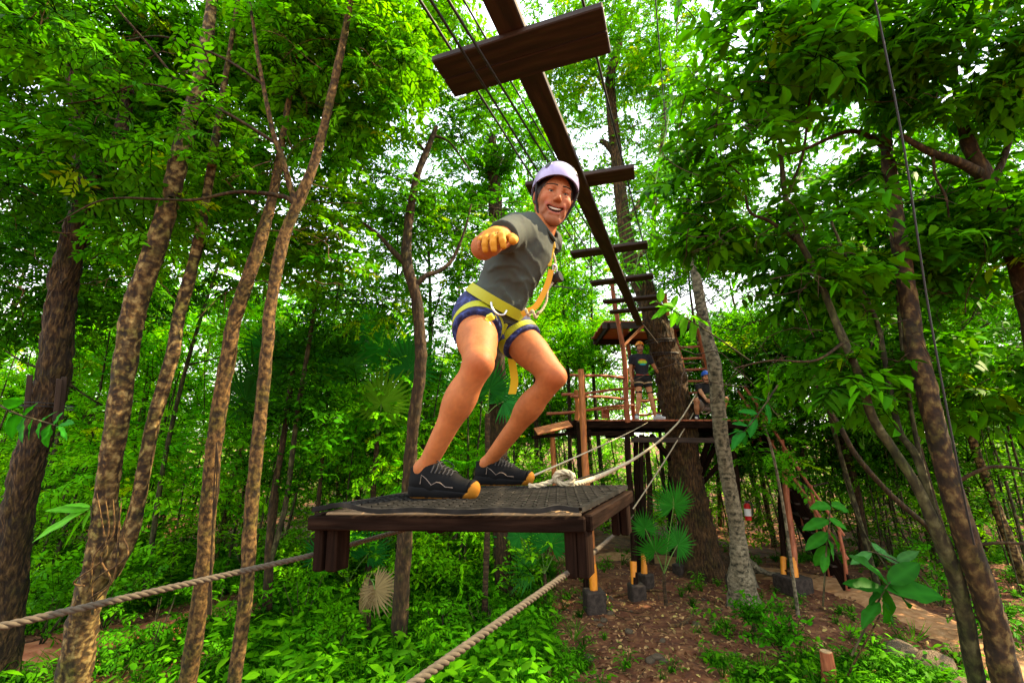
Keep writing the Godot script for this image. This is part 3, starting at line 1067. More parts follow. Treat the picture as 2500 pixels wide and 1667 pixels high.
	air_plant(t, W(1222, 560, 8.3), 0.35)
	# the tree that carries the deck
	t = tree("tree", "massive leaning tree with spreading roots that stands through the wooden deck", [[1722, 1400, 132, 10.1], [1708, 1340, 96, 10.15], [1690, 1231, 80, 10.3], [1671, 1139, 78, 10.4], [1664, 1060, 80, 10.5], [1648, 974, 76, 10.6], [1630, 887, 72, 10.7], [1608, 808, 64, 10.8], [1578, 715, 50, 11.0], [1543, 640, 38, 11.2], [1523, 536, 32, 11.5], [1505, 383, 28, 11.8], [1490, 204, 24, 12.2], [1505, 128, 20, 12.4], [1530, 20, 14, 12.6]], M.bark_deck, 41, 0.12, 0.75)
	branch(t, [[1505, 383, 16, 11.8], [1478, 350, 14, 11.8], [1464, 345, 12, 11.8]], M.bark_rough, 42)
	branch(t, [[1520, 560, 16, 11.5], [1570, 480, 13, 11.6], [1610, 400, 11, 11.7], [1625, 250, 9, 11.9]], M.bark_mottled, 43)
	branch(t, [[1540, 640, 14, 11.2], [1590, 590, 12, 11.3], [1600, 480, 10, 11.4]], M.bark_mottled, 45)
	branch(t, [[1494, 240, 12, 12.1], [1440, 150, 9, 12.2], [1400, 60, 7, 12.4]], M.bark_mottled, 46)
	twigs(t, [1300, 0, 1760, 560, 11.6, 13.2], 90, 503, M.bark_mottled, .007)
	for r in [[-1.0, 0.5, .9], [-.45, 1.0, .8], [.35, 1.0, .9], [1.0, .55, 1.2], [1.1, -.2, .9], [-1.1, -.1, .7]]:
		root(t, G(1722, 1395), Vector3(r[0], 0, r[1]).normalized(), r[2], 0.13, M.bark_dark)
	crown(t, S.mid, [[1470, 120, 12.6, 220, 180, 1.8, 300], [1360, 330, 12.5, 140, 180, 1.5, 170], [1620, 240, 12.6, 170, 260, 1.8, 280], [1430, 520, 13.0, 120, 100, 1.2, 70], [1600, 560, 12.5, 130, 150, 1.2, 140], [1720, 420, 13.0, 150, 200, 1.5, 190]], 1.05, MIDG, YELL, 8, -.02)
	# pale mottled trunk right of it
	t = tree("tree", "pale grey trunk with black blotches leaning in front of the deck", [[1812, 1420, 66, 8.0], [1806, 1360, 48, 8.0], [1799, 1286, 38, 8.05], [1775, 1153, 37, 8.1], [1759, 1047, 36, 8.15], [1745, 900, 36, 8.2], [1726, 818, 29, 8.3], [1713, 750, 27, 8.35], [1695, 640, 22, 8.5], [1680, 520, 16, 8.7]], M.bark_pale, 51, 0.09, 0.6, "", "tree", 0.0)
	for r in [[-1.0, 0.4, .6], [.2, 1.0, .6], [1.0, .3, 1.1], [.9, -.5, .7]]:
		root(t, G(1812, 1412), Vector3(r[0], 0, r[1]).normalized(), r[2], 0.09, M.bark_pale)
	crown(t, S.mid, [[1690, 480, 9.2, 130, 150, 1.0, 90], [1660, 640, 9.4, 80, 80, .8, 25]], 1.0, DARK * 1.2, LITE, 9, -.05)
	# right-hand near trees
	t = tree("tree", "many stemmed lichen covered tree sweeping up from the bottom right", [[2440, 1900, 52, 4.4], [2386, 1667, 50, 4.4], [2344, 1445, 50, 4.4], [2307, 1339, 46, 4.4], [2243, 1195, 30, 4.45], [2184, 1100, 27, 4.5], [2131, 1020, 26, 4.55], [2105, 930, 24, 4.6], [2062, 834, 22, 4.7], [1990, 660, 17, 4.9], [1946, 574, 17, 5.0], [1918, 480, 15, 5.1], [1905, 330, 11, 5.2], [1900, 150, 8, 5.3]], M.bark_lichen, 61, 0.1)
	branch(t, [[2300, 1330, 30, 4.45], [2243, 1126, 22, 4.6], [2195, 1047, 18, 4.75], [2163, 887, 15, 4.9], [2140, 780, 12, 5.0], [2080, 660, 10, 5.1], [2030, 540, 7, 5.2]], M.bark_lichen, 62, "second_stem")
	branch(t, [[2330, 1420, 28, 4.5], [2262, 1180, 16, 4.7], [2225, 1000, 13, 4.9], [2205, 860, 11, 5.1], [2190, 700, 8, 5.3]], M.bark_lichen, 63, "third_stem")
	branch(t, [[1950, 590, 13, 5.0], [1880, 540, 10, 5.0], [1830, 515, 8, 5.0], [1815, 440, 6, 5.0], [1780, 400, 4, 5.0]], M.bark_dark, 64)
	branch(t, [[1918, 480, 10, 5.1], [1960, 380, 8, 5.0], [1980, 230, 6, 4.9], [2020, 90, 4, 4.8]], M.bark_dark, 65)
	branch(t, [[2062, 834, 10, 4.7], [1990, 880, 7, 4.6], [1880, 880, 5, 4.5], [1790, 900, 3, 4.4]], M.bark_dark, 66)
	crown(t, S.big, [[1770, 470, 5.0, 110, 190, .6, 70], [1880, 130, 4.8, 230, 150, .8, 100], [1985, 650, 5.0, 130, 150, .7, 70], [2030, 880, 5.0, 110, 90, .5, 30], [2150, 620, 5.4, 150, 110, .6, 45]], 0.85, DARK * 1.6, LITE * .8, 10, -.08)
	t = tree("tree", "stout brown trunk with peeling bark and a black cable along it, right side", [[2560, 1990, 100, 4.2], [2461, 1667, 88, 4.2], [2429, 1525, 74, 4.25], [2360, 1312, 70, 4.3], [2312, 1153, 60, 4.4], [2280, 1020, 58, 4.5], [2254, 914, 56, 4.6], [2232, 834, 52, 4.7], [2222, 744, 48, 4.8], [2180, 480, 42, 5.1], [2165, 330, 30, 5.3], [2170, 150, 20, 5.5]], M.bark_peel, 71, 0.11)
	branch(t, [[2165, 360, 20, 5.3], [2080, 320, 13, 5.2], [1950, 370, 9, 5.1], [1880, 380, 5, 5.0]], M.bark_dark, 72)
	branch(t, [[2330, 1180, 14, 4.4], [2420, 1140, 12, 4.2], [2520, 1150, 9, 4.0]], M.bark_dark, 73)
	branch(t, [[2385, 1330, 12, 4.3], [2450, 1325, 11, 4.2], [2540, 1330, 9, 4.1]], M.bark_dark, 74)
	crown(t, S.big, [[2200, 90, 4.9, 260, 140, .9, 120], [2110, 230, 5.3, 120, 60, .6, 30], [2300, 560, 5.4, 160, 150, .7, 80], [2150, 480, 5.6, 130, 90, .6, 35], [2200, 900, 5.6, 190, 130, .7, 70]], 0.8, DARK * 1.6, LITE * .8, 11, -.08)
	twigs(t, [1650, 0, 2520, 950, 4.2, 6.0], 150, 504, M.bark_dark)
	t = tree("tree", "dark forked tree leaning in from the right edge at head height", [[2620, 1500, 80, 4.8], [2560, 1000, 70, 4.8], [2500, 690, 62, 4.8], [2440, 500, 58, 4.8], [2400, 420, 52, 4.85], [2370, 360, 40, 4.9], [2345, 280, 26, 5.0], [2330, 150, 16, 5.1]], M.bark_dark, 81, 0.13)
	branch(t, [[2405, 430, 40, 4.85], [2340, 395, 30, 4.8], [2270, 370, 22, 4.8], [2200, 330, 14, 4.8]], M.bark_dark, 82)
	branch(t, [[2420, 450, 34, 4.85], [2450, 390, 22, 4.9], [2480, 300, 16, 5.0], [2520, 220, 12, 5.0]], M.bark_dark, 83)
	branch(t, [[2280, 380, 9, 4.8], [2285, 430, 8, 4.8], [2310, 480, 7, 4.8], [2318, 530, 5, 4.8]], M.bark_dark, 84)
	crown(t, S.big, [[2400, 130, 4.7, 210, 150, .8, 110], [2420, 640, 4.9, 140, 200, .7, 75], [2440, 900, 5.2, 150, 140, .7, 60], [2330, 290, 5.0, 130, 60, .6, 35]], 0.8, DARK * 1.6, LITE * .8, 12, -.08)
	t = tree("tree", "thin dead looking stem leaning left to right behind the stairs", [[2275, 1300, 18, 7.2], [2253, 1275, 17, 7.2], [2174, 1206, 16, 7.4], [2094, 1116, 15, 7.6], [2050, 1040, 14, 7.8], [2004, 967, 12, 8.0], [1975, 880, 8, 8.2]], M.bark_dark, 85, 0.1)
	crown(t, S.mid, [[2020, 840, 8.6, 120, 90, .9, 60], [2060, 330, 9.0, 230, 110, 1.0, 110], [1960, 560, 9.5, 220, 200, 1.2, 240], [2250, 560, 9.5, 220, 240, 1.2, 300], [2420, 480, 9.0, 190, 240, 1.2, 240], [2350, 850, 9.5, 220, 160, 1.2, 200]], 0.95, MIDG * .7, LITE, 13, -.05)
	t = tree("sapling", "pale thin sapling with big drooping leaves in front of the stairs", [[1935, 1395, 9, 7.4], [1915, 1250, 8, 7.4], [1890, 1120, 7, 7.4], [1866, 1036, 5, 7.4]], M.bark_pale, 86, 0.08, 0.3, "", "sapling", 0.0)
	crown(t, S.shrub, [[1850, 1030, 7.3, 60, 60, .3, 10]], 0.7, DARK, MIDG, 14)
	big_leaf_plants()
	# boards strapped round the thick tree at the left
	var g := thing("trunk_guard", "brown boards held by wire round the rough trunk at the far left", "trunk guard", W(108, 970, 5.0))
	for k in [[62, 975, 5.12], [146, 980, 5.12], [134, 985, 5.06]]:
		board(g, "board", W(k[0] + 10, k[1] - 60, k[2]), W(k[0], k[1] + 45, k[2]), 0.05, 0.025, M.wood_brown, W(k[0], k[1], 4.0) - W(k[0], k[1], 5.0))
	for y in [988, 996]:
		var ring := PackedVector3Array()
		for i in 17:
			var a := TAU * i / 16
			ring.append(W(104, y, 5.25) + Vector3(cos(a) * .24, sin(a * 2.0) * 0.006, sin(a) * .29))
		wire(g, "wire", ring, 0.006, M.cable)


func air_plant(t: Node3D, at: Vector3, size: float) -> void:
	var mb := MB.new()
	var r := RandomNumberGenerator.new()
	r.seed = int(size * 100)
	for k in 22:
		var a := r.randf() * TAU
		var dir := Vector3(cos(a), r.randf_range(.2, 1.8), sin(a)).normalized()
		mb.leaf(at + dir * 0.04, dir, Vector3.UP, size * r.randf_range(.6, 1.1), 0.045, Color(.07, .2, .03) * r.randf_range(.7, 1.3), 0.35)
	part(t, "air_plant", mb.mesh(M.leaf))


func root(t: Node3D, at: Vector3, dir: Vector3, ln: float, r: float, m: Material) -> void:
	var pts := []
	var rad := []
	var s := dir.cross(Vector3.UP)
	for i in 6:
		var f := i / 5.0
		var p := at + dir * (0.12 + ln * f) + s * sin(f * 5.0 + ln * 7.0) * 0.1 * ln
		p.y = ground(p.x, p.z) + 0.34 * pow(1.0 - f, 3.0) + lerpf(0.04, -0.03, f)
		pts.append(p); rad.append(lerpf(r, r * 0.22, sqrt(f)))
	limb(t, "root", pts, rad, m, int(ln * 100), 0.15, 0.0, 5, 0.0)


# two plants with leaves large enough to tell apart, each leaf a piece
func big_leaf_plants() -> void:
	var mats := {}
	var defs := [
		["leafy_branch", "bright green sunlit spray of broad leaves beside the upper platform", "branch", [[1830, 880, 6.0], [1760, 830, 5.9], [1690, 785, 5.8], [1620, 745, 5.7], [1598, 735, 5.7]], Color(.12, .42, .012), 5.75, [[1612, 738, 1615, 700], [1640, 752, 1600, 745], [1640, 755, 1590, 770], [1650, 758, 1640, 800], [1640, 750, 1655, 718], [1670, 770, 1665, 822], [1655, 755, 1680, 735], [1690, 785, 1692, 835], [1680, 770, 1730, 785], [1660, 757, 1625, 735], [1700, 780, 1735, 792], [1670, 765, 1650, 790], [1605, 735, 1585, 740], [1625, 745, 1608, 775]]],
		["broad_leaf_plant", "young plant with large drooping pale and dark leaves below the stairs", "plant", [[2010, 1480, 4.7], [2015, 1400, 4.7], [2020, 1320, 4.7], [2030, 1230, 4.75]], Color(.03, .17, .014), 4.7, [[2025, 1270, 1960, 1290], [2025, 1265, 2070, 1290], [2022, 1300, 1965, 1340], [2025, 1295, 2058, 1345], [2020, 1330, 1990, 1385], [2028, 1235, 1985, 1235], [2030, 1235, 2085, 1240], [2020, 1310, 2040, 1370], [2024, 1280, 1990, 1262], [2018, 1350, 2010, 1400]]],
		["broad_leaf_plant", "low plant with a fan of large green leaves at the bottom right", "plant", [[2080, 1600, 4.3], [2120, 1520, 4.3], [2160, 1440, 4.25], [2175, 1420, 4.25]], Color(.022, .13, .012), 4.25, [[2170, 1425, 2080, 1350], [2170, 1425, 2250, 1370], [2175, 1430, 2230, 1480], [2170, 1430, 2110, 1470], [2165, 1440, 2170, 1520], [2165, 1440, 2310, 1450], [2160, 1440, 2060, 1420], [2150, 1460, 2200, 1540], [2150, 1470, 2100, 1530]]],
		["broad_leaf_plant", "two glossy pale leaves hanging over the sand path, beyond the lichen tree", "plant", [[2300, 1470, 4.6], [2240, 1400, 4.55], [2170, 1360, 4.5], [2120, 1345, 4.5]], Color(.06, .2, .05), 4.5, [[2130, 1350, 2075, 1375], [2145, 1352, 2240, 1400], [2160, 1358, 2130, 1320], [2190, 1370, 2245, 1345]]],
		["leafy_branch", "dark twig of rounded leaves beside the right end of the deck", "branch", [[1900, 940, 5.0], [1860, 1000, 5.0], [1820, 1050, 5.0], [1800, 1060, 5.0]], Color(.02, .16, .02), 5.0, [[1815, 1052, 1775, 1058], [1818, 1052, 1785, 1090], [1822, 1055, 1815, 1092], [1830, 1042, 1790, 1030], [1845, 1020, 1830, 1068], [1850, 1010, 1805, 1000], [1870, 985, 1885, 1035], [1870, 980, 1830, 965]]],
		["leafy_branch", "leafy twig hanging in front of the rough trunk at the far left", "branch", [[-20, 980, 4.3], [40, 1010, 4.3], [90, 1025, 4.3], [140, 1040, 4.3]], Color(.03, .22, .02), 4.3, [[20, 1000, 45, 960], [40, 1010, 20, 1060], [60, 1015, 85, 980], [80, 1022, 60, 1075], [100, 1030, 135, 1000], [120, 1035, 110, 1090], [140, 1040, 175, 1030], [140, 1040, 165, 1075], [100, 1028, 85, 1070], [60, 1018, 40, 1080], [130, 1038, 150, 1005], [30, 1005, 0, 1040]]],
		["strap_leaf_plant", "long pale green strap leaves between the rough trunk and the forked tree", "plant", [[225, 1500, 4.5], [222, 1400, 4.5], [224, 1300, 4.5], [220, 1235, 4.5]], Color(.11, .4, .02), 4.5, [[220, 1240, 60, 1320], [220, 1242, 140, 1340], [222, 1245, 100, 1240], [222, 1238, 150, 1225], [222, 1240, 190, 1300]]],
	]
	for df in defs:
		var line: Array = df[3]
		var pts := []
		for p in line:
			pts.append(W(p[0], p[1], p[2]))
		var t := thing(df[0], df[1], df[2], pts[0])
		var sm := smooth(pts, 4)
		var mb := MB.new()
		var rr := PackedFloat32Array()
		for i in sm.size():
			rr.append(lerpf(0.011, 0.005, float(i) / sm.size()))
		mb.tube(sm, rr, 5)
		part(t, "stem", mb.mesh(M.bark_lichen))
		var i := 0
		for l in df[6]:
			i += 1
			var a := W(l[0], l[1], df[5])
			var b := W(l[2], l[3], df[5] + rng.randf_range(-.14, .14))
			var ln := a.distance_to(b)
			var lb := MB.new()
			var c: Color = df[4] * rng.randf_range(.75, 1.25)
			var up := (Vector3.UP * 0.7 + Vector3(rng.randf_range(-.6, .6), 0, rng.randf_range(.2, .9))).normalized()
			var wide := 0.42 if df[0] != "strap_leaf_plant" else 0.16
			lb.big_leaf(Vector3.ZERO, (b - a).normalized(), up, ln, ln * wide, c, rng.randf_range(.05, .22), rng.randf() * 6.0)
			part(t, "leaf", lb.mesh(M.leaf), Transform3D(Basis(), a))


# ---------------------------------------------------------------- farther trees, thicket and far forest
func background() -> void:
	var defs := [   # px of the foot, metres ahead, lean, trunk width (m), crown blobs rel.
		[60, 11.0, 40, .16], [180, 9.5, 70, .12], [270, 12.5, 60, .14], [345, 8.6, 90, .09], [400, 14.0, 30, .15], [520, 10.5, 50, .1], [600, 13.0, 60, .12], [735, 9.0, 40, .09], [800, 12.0, 20, .13], [870, 15.0, 10, .15], [915, 9.5, -15, .1], [1090, 12.5, 10, .13], [1130, 16.0, -10, .16], [1300, 14.0, 10, .14], [1350, 18.0, 0, .18], [1480, 16.0, -20, .15], [1640, 15.0, -20, .12], [1900, 14.0, -60, .14], [1995, 12.0, -25, .13], [2110, 11.5, -50, .2], [2190, 14.0, -60, .13], [2300, 11.0, -110, .13], [2420, 12.0, -120, .15], [2520, 9.5, -160, .17], [2600, 14.0, -150, .15], [1390, 15.5, -5, .14], [1440, 17.5, -10, .16], [1260, 17.0, 5, .15], [1420, 21.0, 0, .16], [1330, 20.0, 0, .16], [1010, 10.0, 0, .13], [1700, 13.0, -30, .13], [1800, 11.8, -50, .12], [2130, 9.8, -60, .1], [2360, 9.0, -100, .11], [2480, 12.5, -120, .14], [-60, 9.0, 60, .13], [-160, 12.0, 80, .15], [20, 15.0, 50, .15], [130, 16.0, 50, .14], [230, 15.0, 50, .13], [320, 17.0, 40, .15], [-60, 17.0, 60, .15], [2560, 17.0, -150, .15], [1760, 16.0, -30, .14], [1850, 17.0, -40, .14]]
	var r := RandomNumberGenerator.new()
	r.seed = 77
	var k := 0
	for d in defs:
		var foot := GD(d[0], d[1])
		var px: float = d[0]
		var dist: float = d[1]
		var side := "left of the climber" if px < 1200 else ("behind the deck" if px < 1750 else "right of the deck")
		var at := 0
		for e in defs:
			if ((e[0] < 1200 and px < 1200) or (e[0] >= 1200 and e[0] < 1750 and px >= 1200 and px < 1750) or (e[0] >= 1750 and px >= 1750)) and (e[0] < px or (e[0] == px and e[1] < dist)):
				at += 1
		var t := thing("forest_tree", "slender background tree %s, %s from the left there" % [side, ORD[at]], "tree", foot, "slender background trees")
		var tall := r.randf_range(6.5, 9.0) * (1.5 if px > 1240 and px < 1500 else 1.0)
		var lean: float = d[2] / 1000.0 * dist * 0.7
		var pts := []
		var rad := []
		for i in 7:
			var f := i / 6.0
			pts.append(foot + Vector3(lean * f + sin(f * 5.0 + k) * .12, tall * f - 0.1, sin(f * 4.0 + k * 2.0) * .12))
			rad.append(d[3] * 0.5 * lerpf(1.1, 0.4, f))
		limb(t, "trunk", pts, rad, [M.bark_lichen, M.bark_dark, M.bark_mottled][k % 3], 100 + k, 0.12, 0.3)
		for b in 3:   # limbs
			var p0: Vector3 = pts[3 + b]
			var dir := Vector3(r.randfn(), 0.7, r.randfn()).normalized()
			limb(t, "branch", [p0, p0 + dir * 0.7, p0 + dir * 1.5 + Vector3(0, .2, 0)], [d[3] * .22, d[3] * .15, d[3] * .07], M.bark_lichen, 200 + k * 3 + b, 0.1, 0.0, 5, 0.2)
		# crown: blobs in metres round the trunk's upper half
		var blobs := []
		var sparse := px > 880 and px < 1240
		for b in 6:
			var f := r.randf_range(0.35 if not sparse else 0.32, 1.0 if not sparse else 0.72)
			var c: Vector3 = pts[mini(int(f * 6), 6)] + Vector3(r.randfn() * 1.0, r.randfn() * .3, r.randfn() * .8)
			var q := view.transposed() * (c - EYE)
			var dep := -q.z
			blobs.append([1250 + q.x / dep * F, 833.5 - q.y / dep * F, dep, r.randf_range(.9, 1.5) / dep * F, r.randf_range(.7, 1.2) / dep * F, r.randf_range(.8, 1.3), (34 if sparse else 40)])
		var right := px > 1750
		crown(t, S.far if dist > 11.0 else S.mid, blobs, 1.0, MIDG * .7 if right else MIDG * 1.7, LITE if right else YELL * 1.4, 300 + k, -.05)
		k += 1
	# the thicket between the trunks and the wood beyond, which read as one mass
	var xf: Array[Transform3D] = []
	var cols: Array[Color] = []
	var nz := FastNoiseLite.new()
	nz.seed = 4
	nz.frequency = 0.35
	while xf.size() < 4200:
		var px := r.randf_range(-250, 2750)
		var z := r.randf_range(8.0, 21.0)
		var p := GD(px, z)
		if z < 11.5 and (px > 1330 and px < 2250):
			continue
		if z < 9.5 and px > 2200:
			continue
		if near_line(sand_line, p) < 0.9 or near_line(red_line, p) < 0.8:
			continue
		var top := 1.2 + 2.4 * clampf(nz.get_noise_2d(p.x, p.z) + 0.45, 0.0, 1.0)
		p.y += r.randf_range(0.1, 1.0) * top * clampf((z - 6.0) / 5.0, 0.35, 1.0)
		if on_deck(p) or nz.get_noise_3d(p.x * 3.0, p.y * 3.0, p.z * 3.0) < -.12:
			continue
		var s := r.randf_range(.6, 1.15)
		xf.append(Transform3D(basis_z(Vector3(r.randfn(), r.randf_range(-.2, .6), r.randfn()).normalized(), Vector3(r.randfn() * .3, 1, r.randfn() * .3)).scaled(Vector3.ONE * s), p))
		var tone := clampf(.45 + nz.get_noise_3d(p.x * 1.5, p.y * 2.0, p.z * 1.5) + r.randf_range(-.35, .35), 0, 1)
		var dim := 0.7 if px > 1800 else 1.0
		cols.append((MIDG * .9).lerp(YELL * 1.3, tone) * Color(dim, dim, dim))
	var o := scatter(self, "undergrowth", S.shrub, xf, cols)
	meta(o, "dense leafy undergrowth filling the gaps between the forest trunks", "undergrowth", "", "stuff")
	xf = []; cols = []
	while xf.size() < 3000:
		var px := r.randf_range(-500, 3000)
		var z := r.randf_range(19.0, 34.0)
		var p := GD(px, z)
		var top := 6.5 + 3.5 * nz.get_noise_2d(p.x * .5 + 90.0, p.z * .5)
		if px > 860 and px < 1500:
			top *= 0.62
		elif px < 500:
			top *= 0.95
		p.y += pow(r.randf(), 0.85) * top
		var s := r.randf_range(.8, 1.5)
		xf.append(Transform3D(basis_z(Vector3(r.randfn(), r.randf_range(-.4, .4), r.randfn()).normalized(), Vector3(r.randfn() * .4, 1, r.randfn() * .4)).scaled(Vector3.ONE * s), p))
		var tone := clampf(.5 + nz.get_noise_3d(p.x, p.y * 1.3, p.z) + r.randf_range(-.35, .35), 0, 1)
		cols.append(LITE.lerp(YELL * 1.4, tone))
	o = scatter(self, "far_forest", S.far, xf, cols)
	meta(o, "bright green mass of far forest seen between the nearer trunks", "forest", "", "stuff")
	# bare poles of young trees in the thicket
	var mb := MB.new()
	for i in 420:
		var p := GD(r.randf_range(-200, 2700), r.randf_range(9.0, 20.0))
		if near_line(sand_line, p) < 0.8: continue
		if absf(p.x - 3.4) < 2.6 and p.z > -13.5 and p.z < -9.0: continue
		var h := r.randf_range(2.0, 6.0)
		var l := Vector3(r.randfn() * .25 - signf(p.x) * .3, h, r.randfn() * .2)
		var line := smooth([p, p + l * .5 + Vector3(r.randfn() * .1, 0, r.randfn() * .1), p + l], 4)
		var rr := PackedFloat32Array()
		var w := r.randf_range(.012, .035)
		for q in line.size():
			rr.append(w * lerpf(1.0, .45, float(q) / line.size()))
		mb.tube(line, rr, 5, Color.WHITE.lerp(Color(.5, .7, .3), r.randf() * .6))
	var poles := part(self, "thicket_stems", mb.mesh(M.bark_lichen))
	meta(poles, "tangle of thin bare stems standing in the far thicket", "thicket", "", "stuff")


# ---------------------------------------------------------------- the tree-house deck
const DY := 3.3


func footing(px: float, z: float, w: float, h: float, label: String) -> void:
	var p := GD(px, z)
	var mb := MB.new()
	mb.box(Transform3D.IDENTITY, Vector3(w, h, w), 0.02)
	var o := part(self, "footing", mb.mesh(M.concrete), Transform3D(Basis(Vector3.UP, rng.randf() * .6), p + Vector3(0, h * .5 - .03, 0)))
	meta(o, label, "footing", "concrete footings under the deck posts")


# a post from its foot (column, metres ahead) to a point above, its foot painted orange
func painted_post(t: Node3D, px: float, z: float, top: Vector3, r: float, m: Material, painted := 0.5, lift := 0.2) -> void:
	var foot := GD(px, z) + Vector3(0, lift, 0)
	var o := pole(t, "post", foot, top, r * 1.05, r, m, 0.25)
	if painted > 0.0:
		var dir := (top - foot).normalized()
		pole(o, "painted_foot", foot - dir * 0.01, foot + dir * painted, r * 1.12, r * 1.1, M.paint_orange, 0.0)


func deck() -> void:
	var t := thing("deck", "dark wooden tree house deck built round the massive leaning tree", "deck", Vector3(3.6, 0, -11.4))
	var x0 := 1.5
	var x1 := 5.75
	var zf := -10.2
	var zb := -13.0
	var n := 28
	for i in n:   # floor planks, their front ends uneven
		var x := lerpf(x0, x1, (i + 0.5) / n)
		if absf(x - 3.85) < 0.36:
			board(t, "plank", Vector3(x, DY - .02, zf + rng.randf_range(-.015, .03)), Vector3(x, DY - .02, zf - .12), (x1 - x0) / n - .012, .035, M.wood_red)
			board(t, "plank", Vector3(x, DY - .02, -11.6), Vector3(x, DY - .02, zb), (x1 - x0) / n - .012, .035, M.wood_red)
			continue
		board(t, "plank", Vector3(x, DY - .02 + rng.randf_range(-.004, .004), zf + rng.randf_range(-.015, .03)), Vector3(x, DY - .02, zb), (x1 - x0) / n - .012, .035, M.wood_red)
	board(t, "fascia", Vector3(x0, DY - .115, zf - .03), Vector3(x1, DY - .115, zf - .03), .05, .15, M.wood_dark)
	for z in [-11.1, -12.0, -12.9]:
		board(t, "joist", Vector3(x0, DY - .13, z), Vector3(x1, DY - .13, z), .06, .18, M.wood_dark)
	for x in [1.7, 2.65, 5.0, 5.6]:
		board(t, "joist", Vector3(x, DY - .3, zf + .02), Vector3(x, DY - .3, zb), .08, .16, M.wood_dark)
	board(t, "beam", Vector3(2.62, DY - .44, zf - .02), Vector3(4.75, DY - .46, zf + .1), .07, .11, M.wood_brown)
	board(t, "beam", Vector3(1.45, DY - .32, zf + .1), Vector3(2.6, DY - .3, zf + .06), .06, .1, M.wood_dark)
	for b in [[1590, 1062, 10.2, 1655, 1145, 10.45], [1735, 1066, 10.3, 1700, 1165, 10.5], [1758, 1066, 10.4, 1712, 1160, 10.6], [1775, 1112, 10.5, 1715, 1180, 10.6]]:
		board(t, "brace", W(b[0], b[1], b[2]), W(b[3], b[4], b[5]), .09, .1, M.wood_dark)
	# posts
	painted_post(t, 1452, 8.7, W(1418, 902, 8.9), .062, M.wood_orange, .55)
	board(t, "post", W(1412, 1030, 9.3), GD(1432, 9.4), .09, .09, M.wood_dark, Vector3(0, 0, 1))
	painted_post(t, 1551, 9.3, W(1532, 1050, 9.7), .06, M.wood_dark, .45)
	painted_post(t, 1575, 9.9, W(1566, 1062, 10.2), .055, M.wood_dark, .4)
	pole(t, "post", GD(1562, 10.6), W(1553, 1064, 10.6), .06, .055, M.wood_dark)
	pole(t, "post", GD(1592, 11.6), W(1578, 1064, 11.3), .07, .06, M.bark_dark)
	painted_post(t, 1826, 9.6, W(1785, 1062, 10.1), .065, M.wood_dark, .5)
	pole(t, "post", GD(1640, 12.4), W(1638, 1066, 12.0), .06, .06, M.wood_dark)
	pole(t, "post", W(1352, 1180, 9.6) - Vector3(0, 1.4, 0), W(1349, 1052, 9.5), .06, .055, M.wood_orange)
	pole(t, "post", W(1533, 1030, 10.05), W(1494, 682, 10.0), .06, .048, M.wood_red, 0.6)   # carries the upper platform
	pole(t, "post", W(1549, 1024, 11.6), W(1533, 838, 11.5), .055, .05, M.wood_red, 0.5)
	pole(t, "post", W(1408, 1026, 9.7), W(1407, 952, 9.7), .05, .045, M.wood_orange, 0.3)
	for y in [918, 922, 926]:
		var ring := PackedVector3Array()
		for i in 13:
			ring.append(W(1517, y, 10.03) + Vector3(cos(TAU * i / 12.0) * .063, 0, sin(TAU * i / 12.0) * .063))
		wire(t, "lashing", ring, .008, M.rope_grey)
	# rails: crooked round poles
	for r in [[1393, 915, 8.95, 1524, 922, 10.0, .03], [1394, 967, 9.0, 1524, 974, 10.0, .03], [1372, 963, 10.4, 1545, 949, 11.5, .035], [1335, 1010, 10.2, 1548, 989, 11.5, .035], [1560, 979, 12.2, 1622, 975, 12.2, .035], [1555, 1013, 12.0, 1625, 1010, 12.0, .03]]:
		pole(t, "rail", W(r[0], r[1], r[2]), W(r[3], r[4], r[5]), r[6], r[6] * .9, M.wood_red, 0.9)
	# boarded ramp at the left end
	board(t, "ramp_board", W(1308, 1054, 9.2), W(1393, 1034, 9.55), .2, .03, M.wood_orange, Vector3(-.1, .62, .75))
	board(t, "ramp_beam", W(1300, 1068, 9.25), W(1410, 1056, 9.7), .06, .07, M.wood_dark)
	board(t, "ramp_beam", W(1385, 1044, 9.5), W(1408, 1024, 9.75), .05, .08, M.wood_dark)
	# footings
	for f in [[1452, 8.7, .34, .36, "dark concrete footing under the nearest orange post"], [1556, 9.3, .28, .3, "dark footing right beside the fan palm, under a half orange post"], [1577, 9.9, .26, .28, "footing behind the fan palm under the second half orange post"], [1662, 10.9, .26, .24, "small footing close to the left roots of the massive tree"], [1790, 9.9, .2, .3, "narrow footing half hidden by the pale blotched trunk"], [1938, 9.7, .5, .32, "widest footing, under the two half orange stair posts"]]:
		footing(f[0], f[1], f[2], f[3], f[4])
	# bench on the deck
	var b := thing("bench", "low reddish wooden bench on the deck behind the rails", "bench", W(1500, 1022, 10.8))
	board(b, "side_panel", W(1470, 1011, 10.6), W(1487, 1011, 10.75), .04, .2, M.wood_red)
	board(b, "seat", W(1470, 1000, 10.65), W(1530, 996, 11.2), .3, .04, M.wood_red)
	board(b, "side_panel", W(1524, 1008, 11.1), W(1534, 1008, 11.15), .04, .2, M.wood_red)
	# upper platform
	t = thing("upper_platform", "small reddish wooden platform high round the leaning tree above the deck", "platform", Vector3(3.1, 5.6, -11.3))
	var uy := 5.62
	for i in 11:
		var z := lerpf(-10.55, -12.2, i / 10.0)
		var xe := 2.2 if absf(z + 11.2) > .4 else 2.2
		board(t, "plank", Vector3(xe + rng.randf_range(-.02, .02), uy, z), Vector3(3.0 if absf(z + 11.1) < .35 else 4.3, uy, z), .14, .035, M.wood_red)
		if absf(z + 11.1) < .35:
			board(t, "plank", Vector3(3.75, uy, z), Vector3(4.3, uy, z), .14, .035, M.wood_red)
